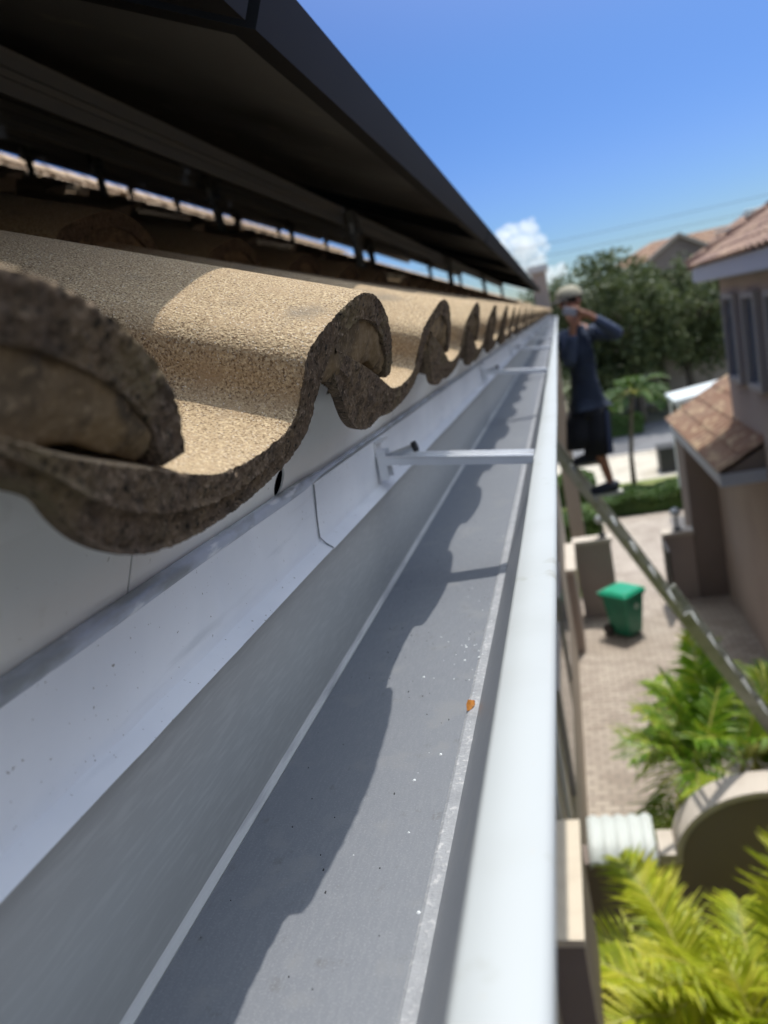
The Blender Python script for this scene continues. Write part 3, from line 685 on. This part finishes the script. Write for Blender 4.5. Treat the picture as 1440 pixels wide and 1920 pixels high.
# arched wall in the near yard
aw=empty('arched_wall',(.8,6.2,0),label='brown stucco wall with a rounded arch top behind the yellow green palm',cat='garden wall')
n=28; cx,R_=.28,.72; poly=[(-1.23,0),(-1.23,1.62)]
base=1.62
arc=[(cx+R_*math.cos(PI-PI*i/n),base+.60*math.sin(PI*i/n)) for i in range(n+1)]
poly=[(-1.349,0),(-1.349,base-.002)]+arc+[(1.75,base-.002),(1.75,0)]
# body built as strips
mb=MB(); tops=[(-1.349,base),(-.46,base)]+arc+[(1.75,base)]
for y in (-.13,.13): 
    for x,z in tops: mb.v.append((x,y,0)); mb.v.append((x,y,z))
k=len(tops)*2
for i in range(len(tops)-1):
    a=2*i; mb.f+=[(a,a+2,a+3,a+1),(k+a,k+a+1,k+a+3,k+a+2),(a+1,a+3,k+a+3,k+a+1)]; mb.m+=[0,0,0]
mb.build('wall_body',M['stucco3'],aw)
mb=MB()
for x,z in arc:
    d=Vector(((x-cx),0,(z-base)*1.2)).normalized()*.055
    for y in (-.15,.15): mb.v.append((x+d.x*.05,y,z+d.z*.05)); mb.v.append((x+d.x,y,z+d.z))
for i in range(len(arc)-1):
    a=4*i; b=a+4
    for q in ((a,b,b+1,a+1),(a+1,b+1,b+3,a+3),(a+3,b+3,b+2,a+2),(a+2,b+2,b,a)): mb.f.append(q); mb.m.append(0)
mb.build('arch_cap',M['cap'],aw,auto=.6)
# corrugated pale coping on the straight part
mb=MB(); nx=60
for j,(y,dz) in enumerate(((-.20,-.05),(-.20,0),(.34,.08),(.34,.04))):
    for i in range(nx+1): x=-1.22+ .58*i/nx; mb.v.append((x,y,base+.05+dz+.028*abs(math.sin(i/nx*PI*5))))
for j in range(3):
    for i in range(nx): mb.f.append((j*(nx+1)+i,j*(nx+1)+i+1,(j+1)*(nx+1)+i+1,(j+1)*(nx+1)+i)); mb.m.append(0)
mb.build('corrugated_coping',M['whiteroof'],aw,smooth=True)
MB().box(-.62,-.48,-.17,.17,base+.001,base+.10).build('end_block',M['cap'],aw)
# ---------------------------------------------------------------- bin
bn=empty('trash_bin',(.42,14.78,0),math.radians(47),label='green wheeled rubbish bin with a brighter green lid on the sunny pavers',cat='rubbish bin')
def frus(mb,a,b,z0,c,d,z1,oy=0): # bottom half sizes a,b ; top c,d
    vs=[(-a,-b,z0),(a,-b,z0),(a,b,z0),(-a,b,z0),(-c,-d+oy,z1),(c,-d+oy,z1),(c,d+oy,z1),(-c,d+oy,z1)]
    return mb.add(vs,[(3,2,1,0),(4,5,6,7),(0,1,5,4),(1,2,6,5),(2,3,7,6),(3,0,4,7)])
def bevel(o,w,s=2):
    m=o.modifiers.new('b','BEVEL'); m.width=w; m.segments=s; m.limit_method='ANGLE'; return o
bevel(frus(MB(),.20,.22,.03,.285,.29,.86).build('body',M['green'],bn),.03,3)
bevel(frus(MB(),.30,.305,.80,.31,.315,.87).build('rim',M['green'],bn),.01)
bevel(frus(MB(),.335,.34,.872,.26,.27,.955).build('lid',M['greenlid'],bn),.02,3)
MB().box(-.12,.12,-.3455,-.335,.884,.91).build('lid_lip',M['greenlid'],bn)
MB().tube([(-.28,.32,.86),(-.28,.38,.88),(.28,.38,.88),(.28,.32,.86)],.018,8).build('handle',M['green'],bn,smooth=True)
for x in (-.24,.24): MB().tube([(x-.03,.24,.12),(x+.03,.24,.12)],.12,18).build('wheel',M['tyre'],bn)
mb=MB().tube([(.02,-.2865,.62),(.02,-.292,.62)],.06,16); o=mb.build('decal',M['decal'],bn)
# ---------------------------------------------------------------- ladder
la=Vector((-.50,6.14,6.08)); lb=Vector((2.52,7.50,.04))
ld=empty('extension_ladder',(lb.x,lb.y,0),label='aluminium extension ladder leaning from the yard up to the house wall',cat='ladder')
D=(la-lb).normalized(); S=Vector((0,1,0)); S=(S-D*S.dot(D)).normalized(); Nn=D.cross(S).normalized()
def lp(p): return tuple(Vector(p)-Vector((lb.x,lb.y,0)))
for off,frac0,frac1,w in ((0,0,.62,.235),(.045,.30,1,.215)):
    for sg in (-1,1):
        a=lb.lerp(la,frac0)+S*sg*w+Nn*off; b=lb.lerp(la,frac1)+S*sg*w+Nn*off
        mb=MB().bar(lp(a),lp(b),.028,.062,up=Nn); bevel(mb.build('side_rail',M['ladder'],ld),.006)
    L_=(la-lb).length; nr=int(L_*(frac1-frac0)/.30); z0_=(lb+D*L_*frac0+Nn*off).z; ph_=((4.825-z0_)/D.z)%.30
    for i in range(nr):
        c=lb+D*(L_*frac0+ph_+.30*i)+Nn*off; MB().tube([lp(c-S*w),lp(c+S*w)],.017,8).build('rung',M['rung'],ld,smooth=True)
for sg in (-1,1): a=lb+S*sg*.235; MB().box(a.x-lb.x-.05,a.x-lb.x+.05,a.y-lb.y-.03,a.y-lb.y+.03,0.0,.05).build('foot',M['rubber'],ld)
# ---------------------------------------------------------------- person on the ladder
pr=empty('person',(.12,6.45,4.85),label='person in cream cap, navy shirt and black shorts standing on ladder, hands at face',cat='person')
def skin(name,verts,edges,m,par=pr,sub=2,root=0):
    me=bpy.data.meshes.new(name); me.from_pydata([tuple(Vector(v[:3])-Vector((.12,6.45,4.85))) for v in verts],edges,[]); o=bpy.data.objects.new(name,me); link(o); o.parent=par
    md=o.modifiers.new('s','SKIN'); md.use_smooth_shade=True
    for i,v in enumerate(verts):
        r=v[3]; r2=v[4] if len(v)>4 else r; me.skin_vertices[0].data[i].radius=(r,r2); me.skin_vertices[0].data[i].use_root=(i==root)
    s=o.modifiers.new('d','SUBSURF'); s.levels=sub; s.render_levels=sub; me.materials.append(m); return o
V=dict(pel=(.115,6.5,5.72),abd=(.125,6.5,5.86),che=(.135,6.49,6.05),sh=(.135,6.48,6.18),nk=(.125,6.46,6.25),nk2=(.115,6.44,6.30),hd=(.105,6.42,6.38),hd2=(.10,6.42,6.46),
  s1=(.27,6.48,6.17),e1=(.44,6.38,6.115),w1=(.235,6.23,6.30),h1=(.185,6.20,6.335),
  s2=(.02,6.44,6.16),e2=(.03,6.28,5.97),w2=(.09,6.22,6.22),h2=(.11,6.21,6.29),
  p1=(.175,6.5,5.64),k1=(.155,6.44,5.27),a1=(.215,6.5,4.96),f1=(.22,6.5,4.90),t1=(.10,6.5,4.885),
  p2=(.05,6.5,5.64),k2=(-.005,6.44,5.40),a2=(.10,6.55,5.22),f2=(.10,6.55,5.165),t2=(.0,6.54,5.150))
names=list(V); rad=dict(pel=(.09,.065),abd=(.115,.085),che=(.13,.09),sh=(.09,.065),nk=(.052,.052),nk2=(.048,.048),hd=(.075,.085),hd2=(.075,.088),s1=(.055,.055),e1=(.040,.040),w1=(.028,.026),h1=(.034,.020),
  s2=(.055,.055),e2=(.040,.040),w2=(.028,.026),h2=(.034,.02),p1=(.055,.055),k1=(.048,.048),a1=(.036,.036),f1=(.036,.036),t1=(.035,.025),p2=(.055,.055),k2=(.055,.055),a2=(.036,.036),f2=(.036,.036),t2=(.035,.025))
E_=[('pel','abd'),('abd','che'),('che','sh'),('sh','nk'),('nk','nk2'),('nk2','hd'),('hd','hd2'),('sh','s1'),('s1','e1'),('e1','w1'),('w1','h1'),('sh','s2'),('s2','e2'),('e2','w2'),('w2','h2'),('pel','p1'),('p1','k1'),('k1','a1'),('a1','f1'),('f1','t1'),('pel','p2'),('p2','k2'),('k2','a2'),('a2','f2'),('f2','t2')]
vl=[(*V[n],*rad[n]) for n in names]; el=[(names.index(a),names.index(b)) for a,b in E_]
# fingers grow out of each palm as part of the same body
def fingers(vl,el,hn,dirv,side,curl):
    hi=names.index(hn); hv=Vector(V[hn]); d=Vector(dirv).normalized(); s=Vector(side).normalized(); c=Vector(curl).normalized()
    for k,(ln,o_) in enumerate(((.062,-.030),(.072,-.010),(.068,.010),(.054,.029))):
        p0=hv+d*.03+s*o_; p1=p0+d*ln*.5+c*.012; p2=p1+d*ln*.3+c*.03
        i=len(vl); vl+= [(*p0,.010,.010),(*p1,.009,.009),(*p2,.008,.008)]; el+=[(hi,i),(i,i+1),(i+1,i+2)]
    p0=hv-s*.035+d*.005; p1=p0-s*.02+d*.03+c*.012; i=len(vl); vl+=[(*p0,.012,.012),(*p1,.010,.010)]; el+=[(hi,i),(i,i+1)]
fingers(vl,el,'h1',(-.8,-.1,.35),(0,-.35,.9),(-.2,.9,0)); fingers(vl,el,'h2',(.1,-.1,1),(1,0,0),(0,1,.1))
skin('body',vl,el,M['skin'])
def pick(names_,scale,extra=(),ed=()):
    L=[(*V[n],rad[n][0]*scale+.006,rad[n][1]*scale+.006) for n in names_]; return L
L=[(.135,6.49,5.60,.14,.105),(.13,6.5,5.70,.155,.115),(.125,6.5,5.84,.150,.110),(.135,6.49,6.02,.165,.115),(.135,6.48,6.15,.12,.085),(*V['nk'],.060,.060),(.20,6.48,6.155,.092,.082),(.275,6.468,6.158,.084,.080),(.07,6.46,6.155,.092,.082),(.015,6.435,6.150,.084,.080)]
skin('shirt',L,[(0,1),(1,2),(2,3),(3,4),(4,5),(4,6),(6,7),(4,8),(8,9)],M['shirt'],root=1)
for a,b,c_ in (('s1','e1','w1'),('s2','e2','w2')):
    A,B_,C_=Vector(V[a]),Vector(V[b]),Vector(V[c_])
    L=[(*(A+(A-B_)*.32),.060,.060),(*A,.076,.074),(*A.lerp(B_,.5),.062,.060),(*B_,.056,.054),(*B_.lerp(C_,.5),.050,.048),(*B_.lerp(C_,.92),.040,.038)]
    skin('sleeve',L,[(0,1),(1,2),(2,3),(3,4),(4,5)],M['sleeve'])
PO=Vector((.12,6.45,4.85))
def loft(mb,rings,n=20):
    # rings: centre, half width in x, half width in y; folds ripple slightly
    b=len(mb.v)
    for k,(c,rx,ry) in enumerate(rings):
        for q in range(n):
            a=2*PI*q/n; f=1+.035*math.sin(a*5+k*1.3); mb.v.append((c[0]-PO.x+rx*f*math.cos(a),c[1]-PO.y+ry*f*math.sin(a),c[2]-PO.z))
    for k in range(len(rings)-1):
        for q in range(n):
            q2=(q+1)%n; mb.f.append((b+k*n+q,b+k*n+q2,b+(k+1)*n+q2,b+(k+1)*n+q)); mb.m.append(0)
    return mb
mb=MB()
loft(mb,[((.12,6.5,5.70),.10,.075),((.12,6.5,5.66),.125,.095),((.12,6.5,5.61),.150,.118),((.12,6.495,5.54),.165,.130),((.12,6.49,5.49),.12,.10)])
loft(mb,[((.175,6.5,5.62),.085,.10),((.178,6.49,5.50),.112,.118),((.168,6.465,5.36),.112,.115),((.160,6.45,5.20),.118,.118)])
loft(mb,[((.06,6.5,5.62),.085,.10),((.045,6.49,5.50),.112,.118),((.03,6.465,5.38),.110,.112),((.02,6.455,5.27),.112,.114)])
o=mb.build('shorts',M['short'],pr,smooth=True); o.modifiers.new('s','SOLIDIFY').thickness=.006
mb=MB()
for i in range(6):
    t=i/6; a=Vector((.262,6.405,5.55)).lerp(Vector((.246,6.366,5.21)),t); b=Vector((.262,6.405,5.55)).lerp(Vector((.246,6.366,5.21)),t+1/6)
    mb.bar(tuple(a-PO),tuple(b-PO),.03,.012,up=(.7,-.7,0))
mb.build('shorts_stripe',M['stripe'],pr)
for f,t in (('f1','t1'),('f2','t2')):
    a=Vector(V[f])-PO; b=Vector(V[t])-PO; s=MB().tube([a+Vector((.06,0,-.005)),a+Vector((.02,0,.01)),(a+b)/2+Vector((0,0,-.002)),b+Vector((-.03,0,-.012)),b+Vector((-.06,0,-.018))],[.035,.052,.046,.042,.02],10).build('shoe',M['shoe'],pr,smooth=True)
    MB().prism([(b.x-.075,a.z-.066),(a.x+.085,a.z-.066),(a.x+.085,a.z-.040),(b.x-.075,a.z-.046)],'y',a.y-.045,a.y+.045).build('sole',M['sole'],s)
# cap: crown and brim, hair, face
hd=Vector(V['hd2'])-PO
mb=MB(); 
for j in range(7):
    ph=j/6*PI/2
    for k in range(16): a=2*PI*k/16; mb.v.append((hd.x+.104*math.cos(ph)**.85*math.cos(a)*1.02,hd.y+.108*math.cos(ph)**.85*math.sin(a),hd.z+.015+.088*math.sin(ph)))
for j in range(6):
    for k in range(16): k2=(k+1)%16; mb.f.append((j*16+k,j*16+k2,(j+1)*16+k2,(j+1)*16+k)); mb.m.append(0)
cp=mb.build('cap',M['hat'],pr,smooth=True)
mb=MB(); nb_=10; vs=[]
dirb=Vector((-.72,-.66,0)).normalized(); sb=Vector((-dirb.y,dirb.x,0))
for i in range(nb_+1):
    a=-PI*.5+PI*i/nb_; s_=math.sin(a); c_=math.cos(a)
    for r_,dz in ((.095,.0),(.095+.09*c_,-.035*c_)):
        p=hd+Vector((0,0,.018+dz))+sb*(.098*s_)+dirb*(r_*c_ if r_>.096 else .070*c_); vs.append(tuple(p))
mb.add(vs,[(2*i,2*i+1,2*i+3,2*i+2) for i in range(nb_)]); o=mb.build('cap_brim',M['brim'],pr,smooth=True); o.modifiers.new('s','SOLIDIFY').thickness=.006
mb=MB(); 
for j in range(4):
    ph=-.55+j*.28
    for k in range(16): a=2*PI*k/16; mb.v.append((hd.x+.015+.092*math.cos(ph)*math.cos(a),hd.y+.018+.096*math.cos(ph)*math.sin(a),hd.z+.02+.1*math.sin(ph)))
for j in range(3):
    for k in range(16): k2=(k+1)%16; mb.f.append((j*16+k,j*16+k2,(j+1)*16+k2,(j+1)*16+k)); mb.m.append(0)
mb.build('hair',M['hair'],pr,smooth=True)
fc=hd+dirb*.088
MB().tube([tuple(fc+Vector((0,0,-.01))),tuple(fc+dirb*.022+Vector((0,0,-.045))),tuple(fc+Vector((0,0,-.052)))],[.008,.014,.008],8).build('nose',M['skin'],pr,smooth=True)
for s_ in (-1,1):
    e=fc+sb*.032*s_-dirb*.012+Vector((0,0,-.012)); MB().tube([tuple(e-dirb*.01),tuple(e+dirb*.004)],[.013,.008],8).build('eye',M['eye'],pr,smooth=True)
MB().bar(tuple(fc-dirb*.004+sb*.024+Vector((0,0,-.075))),tuple(fc-dirb*.004-sb*.024+Vector((0,0,-.075))),.012,.008).build('mouth',M['brim'],pr)
for s_ in (-1,1):
    e=hd+sb*.088*s_+Vector((0,0,-.03)); MB().tube([tuple(e+Vector((0,0,-.03))),tuple(e+sb*.012*s_),tuple(e+Vector((0,0,.03)))],[.008,.016,.010],8).build('ear',M['skin'],pr,smooth=True)
ph=empty('handheld_phone',(.09,6.18,6.365),label='small white phone held up in both hands in front of the face',cat='phone'); ph.rotation_euler=(.1,.35,.25)
bevel(MB().box(-.055,.05,-.006,.006,-.028,.028).build('phone_body',M['phone'],ph),.004)
MB().box(-.05,.045,.0065,.0075,-.025,.025).build('screen',M['glass'],ph)
# ---------------------------------------------------------------- plants
def frond(mb,root,az,el,length,droop,nl,ll,lw,seed,mi=0,mr=1):
    rnd=random.Random(seed); p=Vector(root); d=Vector((math.cos(az)*math.cos(el),math.sin(az)*math.cos(el),math.sin(el))); pts=[p.copy()]; ds=[d.copy()]
    st=18
    for i in range(st):
        d=(d+Vector((0,0,-droop/st))).normalized(); p=p+d*length/st; pts.append(p.copy()); ds.append(d.copy())
    mb.tube(pts,[.011*(1-.8*i/st)+.002 for i in range(st+1)],5,m=mr)
    for i in range(nl):
        t=.22+.78*i/(nl-1); f=t*st; j=min(int(f),st-1); c=pts[j].lerp(pts[j+1],f-j); d=ds[j]
        side=d.cross(Vector((0,0,1)))
        if side.length<1e-3: side=Vector((1,0,0))
        side.normalize(); upv=side.cross(d)
        prof=math.sin(PI*(.12+.80*t))**.7
        for sg in (-1,1):
            if rnd.random()<.08: continue
            l=ll*prof*rnd.uniform(.6,1.15); fw=.55+.5*t+rnd.uniform(-.1,.1); v=(side*sg*1.0+d*fw+upv*rnd.uniform(.12,.42)).normalized()
            w=lw*rnd.uniform(.8,1.15); tip=c+v*l+Vector((0,0,-l*rnd.uniform(.12,.38))); mid=c+v*l*.5+Vector((0,0,-l*.03)); wv=v.cross(upv).normalized()*w/2
            fold=upv*w*.25
            b=len(mb.v); mb.v+=[tuple(c-wv*.4),tuple(c+wv*.4),tuple(mid-wv+fold),tuple(mid),tuple(mid+wv+fold),tuple(tip)]
            mb.f+=[(b,b+3,b+2),(b,b+1,b+3),(b+1,b+4,b+3),(b+2,b+3,b+5),(b+3,b+4,b+5)]; mb.m+=[mi]*5
def areca(name,loc,label,leaf,n,length,hcane,seed,scale=1,spread=(.35,1.25),nl=34,ncane=7):
    r=empty(name,loc,label=label,cat='palm'); rnd=random.Random(seed); canes=[]
    for i in range(ncane):
        a=rnd.uniform(0,2*PI); b=rnd.uniform(.02,.16); t=rnd.uniform(.12,.42); h=hcane*rnd.uniform(.7,1.05)
        top=Vector((math.cos(a)*(b+t),math.sin(a)*(b+t),h)); MB().tube([(math.cos(a)*b,math.sin(a)*b,0),(math.cos(a)*(b+t*.4),math.sin(a)*(b+t*.4),h*.55),tuple(top)],[.035,.03,.022],8).build('cane',M['cane'],r,smooth=True); canes.append((top,a))
    for i in range(n):
        top,a0=canes[i%len(canes)]; az=a0+rnd.uniform(-1.2,1.2) if i%3 else rnd.uniform(0,2*PI)
        el=rnd.uniform(*spread); mb=MB(); frond(mb,top,az,el,length*rnd.uniform(.6,1.12)*scale,rnd.uniform(.6,1.9),nl,.40*scale*length,rnd.uniform(.022,.038)*scale,seed*100+i)
        mb.build('frond',[leaf,M['rachis']],r)
    return r
areca('areca_palm',(.62,4.72,.04),'bright yellow green palm clump low at the right in front of the arched wall',M['palm_lime'],48,1.08,1.55,5,nl=34,spread=(.2,1.4))
areca('areca_palm',(.93,7.9,0),'green palm clump behind the arched wall beside the ladder foot',M['palm_green'],46,1.30,1.42,8,nl=32,spread=(.2,1.45))
r=empty('small_palm',(1.62,26.2,0),label='slender palm with a thin trunk growing on the lawn',cat='palm')
MB().tube([(0,0,0),(.02,0,1.2),(.15,0,2.3),(.30,0,3.3)],[.10,.075,.065,.06],10).build('trunk',M['bark'],r,smooth=True)
for i in range(20):
    mb=MB(); frond(mb,(.30,0,3.3),i*2.4,random.Random(i).uniform(.15,1.1),1.25,1.5,22,.5,.07,i+500); mb.build('frond',[M['palm_far'],M['rachis']],r)
def foliage(mb,c,rad,n,size,seed,clumps=26,mi=0):
    rnd=random.Random(seed); C=Vector(c); cl=[]
    for i in range(clumps):
        while 1:
            p=Vector((rnd.uniform(-1,1),rnd.uniform(-1,1),rnd.uniform(-.8,1)))
            if .35<p.length<1: break
        cl.append((Vector((C.x+p.x*rad[0],C.y+p.y*rad[1],C.z+p.z*rad[2])),rnd.uniform(.22,.42)))
    for i in range(n):
        q,s=cl[rnd.randrange(clumps)]
        p=Vector((rnd.gauss(0,1),rnd.gauss(0,1),rnd.gauss(0,1))).normalized()*(rnd.random()**.4)
        p=Vector((q.x+p.x*s*rad[0],q.y+p.y*s*rad[1],q.z+p.z*s*rad[2])); a=Vector((rnd.gauss(0,1),rnd.gauss(0,1),rnd.gauss(0,.7))).normalized(); b=a.cross(Vector((rnd.gauss(0,1),rnd.gauss(0,1),rnd.gauss(0,1)))).normalized()
        z=size*rnd.uniform(.6,1.3); mb.add([tuple(p-a*z),tuple(p+b*z*.45),tuple(p+a*z),tuple(p-b*z*.45)],[(0,1,2,3)],mi)
def tree(x,y,h,rad,label,seed,n=5200,size=.16,leaf=None,cz=None,group='trees across the street'):
    r=empty('shade_tree',(x,y,0),label=label,cat='tree',group=group); rnd=random.Random(seed); cz=cz or h-rad[2]
    mb=MB().tube([(0,0,-.1),(.1,0,cz*.3),(-.05,.1,cz*.6),(0,0,cz)],[.28,.22,.17,.10],10)
    for i in range(8):
        a=i*.8+rnd.uniform(-.3,.3); z0=cz*rnd.uniform(.45,.8); e=(math.cos(a)*rad[0]*.7,math.sin(a)*rad[1]*.7,cz+rad[2]*rnd.uniform(-.2,.5))
        mb.tube([(0,0,z0),(e[0]*.5,e[1]*.5,(z0+e[2])/2+.2),e],[.11,.07,.03],6)
    mb.build('trunk',M['bark'],r,smooth=True)
    mb=MB(); foliage(mb,(0,0,cz),rad,n,size,seed,clumps=46); mb.build('crown',leaf or M['oak'],r)
    return r
tree(.9,43,8.4,(2.7,2.4,3.0),'broad dark green tree just right of the gutter line, behind the capped person',1,6500)
tree(3.3,41,8.3,(2.6,2.4,3.0),'tall bushy dark tree standing in front of the far gabled roof',2,6500)
tree(6.0,42.5,7.5,(2.5,2.4,2.7),'dark tree whose crown touches the brown house corner',3,6500)
tree(8.8,44,7.2,(2.4,2.4,2.8),'dark tree mostly hidden behind the brown house wall',4,4000)
tree(-2.4,44,7.2,(2.2,2.2,2.6),'dark tree rising behind the far end of the tile roof',6,4000)
tree(1.2,40.5,4.2,(1.5,1.3,1.7),'lower leafy tree filling in under the tall crowns beside the person',7,4200,.13,M['oak'],2.6)
# hedge and lawn growth
def hedge(x0,x1,y0,y1,h,n,label,seed,name='hedge'):
    rnd=random.Random(seed); mb=MB()
    for i in range(n):
        x=rnd.uniform(x0,x1); y=rnd.uniform(y0,y1); e=min((x-x0),(x1-x),(y-y0),(y1-y))/.3; zt=h*(.82+.2*min(max(e,0),1))+.06*math.sin(x*5+seed)
        z=zt*rnd.random()**.35; a=Vector((rnd.gauss(0,1),rnd.gauss(0,1),rnd.gauss(0,.6))).normalized(); b=a.cross(Vector((rnd.gauss(0,1),rnd.gauss(0,1),1))).normalized(); s=rnd.uniform(.03,.075); p=Vector((x,y,z))
        mb.add([tuple(p-a*s),tuple(p+b*s*.5),tuple(p+a*s),tuple(p-b*s*.5)],[(0,1,2,3)])
    mb.box(x0+.1,x1-.1,y0+.1,y1-.1,0,h*.8)
    o=mb.build(name,M['hedge']); return tag(o,label,'hedge')
tree(5.0,45,7.6,(2.4,2.2,2.7),'dark tree behind the tall bushy one, filling the gap to its right',11,5000)
tree(2.2,46,7.6,(2.6,2.4,2.9),'dark tree in the second row, right above the person with the cap',12,5000)
hedge(.55,3.25,23.5,25.0,.62,11000,'clipped green hedge beyond the yard gate, right of the ladder',1)
hedge(-.9,.35,21.3,22.8,.75,7000,'green hedge left of the ladder just past the yard wall',2)
hedge(-1.0,.4,25.6,27.2,.95,7000,'loose green shrubs behind the ladder near the pavement',3)
hedge(.3,3.2,37.9,39.2,.9,6000,'dark hedge along the far side of the street under the trees',5)
# ---------------------------------------------------------------- houses beyond
bh=empty('far_house',(5,47,0),label='plain brown house wall seen in the gap beneath the trees',cat='house',group='houses across the street')
MB().box(-3.6,5,-.0,8,-.1,3.3).build('wall',M['stucco2'],bh)
o=tiled((-3.9,-.4,3.3),(1,0,0),(0,1,.45),9.2,4.5).build('roof',M['roof3'],bh,auto=.7)
w=MB().box(-1.6,-.4,-.05,-.002,1.0,2.2).build('window',M['shut'],bh); MB().box(-1.52,-.48,-.06,-.0505,1.08,2.12).build('pane',M['glass'],w)
fh=empty('far_house',(9,62,0),label='tall house with a pointed grey gable under an orange brown roof above the trees',cat='house',group='houses across the street')
MB().box(-4.2,9,0,9,-.1,8.2).build('wall',M['stucco'],fh)
o=tiled((-5.4,-.4,8.3),(1,0,0),(0,1,.38),15,4.6,clip=lambda x,u:x>u*.9).build('roof',M['roof3'],fh,auto=.8)
gw=MB().prism([(-2.1,7.2),(-2.1,8.5),(-.2,9.62),(1.6,8.5),(1.6,7.2)],'y',-2.2,0.5).build('gable_wall',M['stucco3'],fh)
for sx,ex in ((-2.4,-.2),(1.9,-.2)):
    a=Vector((sx,-2.45,8.42)); b=Vector((ex,-2.45,9.74)); mb=MB().bar(a,b,.12,.22); mb.build('rake_trim',M['stucco'],fh)
mb=MB().add([(-2.5,-2.5,8.45),(-.2,-2.5,9.86),(-.2,2,9.86),(-2.5,2,8.45)],[(0,1,2,3)]).add([(-.2,-2.5,9.86),(2.0,-2.5,8.45),(2.0,2,8.45),(-.2,2,9.86)],[(0,1,2,3)])
o=mb.build('gable_roof',M['roof2'],fh); o.modifiers.new('s','SOLIDIFY').thickness=.12
f2=empty('far_house',(14.5,60,0),label='higher far roof with pale ridge strips and a white rooftop unit at the right edge',cat='house',group='houses across the street')
MB().box(-2.6,9,.5,9,-.1,8.7).build('wall',M['stucco'],f2)
o=tiled((-4.0,-.2,8.75),(1,0,0),(0,1,.40),13,4.0,clip=lambda x,u:x>u*.8).build('roof',M['roof2'],f2,auto=.8)
MB().box(-3.2,1.0,.55,.85,9.35,9.48).build('ridge_strip',M['whiteroof'],f2)
bevel(MB().box(-1.0,.25,1.2,2.0,10.0,10.45).build('rooftop_unit',M['whiteroof'],f2),.08)
cn=empty('white_canopy',(3.4,22.2,0),label='white flat canopy roof standing above the tan tile roof',cat='canopy')
mb=MB().add([(-.75,-.3,3.42),(.9,-.3,3.58),(.9,1.6,3.58),(-.75,1.6,3.42)],[(0,1,2,3)]); o=mb.build('canopy_sheet',M['whiteroof'],cn); o.modifiers.new('s','SOLIDIFY').thickness=.12
for x in (-.65,.8):
    for y in (-.2,1.5): MB().tube([(x,y,0),(x,y,3.42 if x<0 else 3.55)],.035,8).build('post',M['whiteroof'],cn)
sg=MB().box(2.75,3.35,28.6,29.6,.011,.9).build('planter_box',M['lamp']); tag(sg,'dark box standing on the pale pavement beside the garage wing','planter')
for z,lab in ((10.25,'higher'),(9.55,'lower')):
    pts=[(-30+ i*4,50,z-.9*math.sin(PI*i/20)+.9) for i in range(21)]
    o=MB().tube(pts,.012,5).build('overhead_wire',M['wire']); tag(o,'%s of two thin overhead wires crossing the sky'%lab,'wire','overhead wires')
# ---------------------------------------------------------------- cloud
def puff(mb,c,r,seed):
    bm=bmesh.new(); bmesh.ops.create_icosphere(bm,subdivisions=4,radius=1); b=len(mb.v)
    for v in bm.verts:
        n=v.co.normalized(); k=1+.35*noise.fractal(n*1.6+Vector((seed,0,0)),.9,2.1,5)+.08*noise.noise(n*9+Vector((seed,2,0))); mb.v.append((c[0]+n.x*r*k,c[1]+n.y*r*k,c[2]+n.z*r*k*.85))
    for f in bm.faces: mb.f.append(tuple(b+v.index for v in f.verts)); mb.m.append(0)
    bm.free()
mb=MB(); 
for i,(x,z,r) in enumerate(((-17,45,6.5),(-9,46,5.5),(-13,38,8),(-4,40,4),(-8,32,6),(-1,36,2.4),(-20,42,7),(-6,50,2.2),(-26,38,9),(4,24,4),(-15,28,10),(-3,23,6))): puff(mb,(x,400+3*math.sin(i*2.1),z),r,i*3.7)
o=mb.build('cloud',M['cloud'],smooth=True); tag(o,kind='structure')
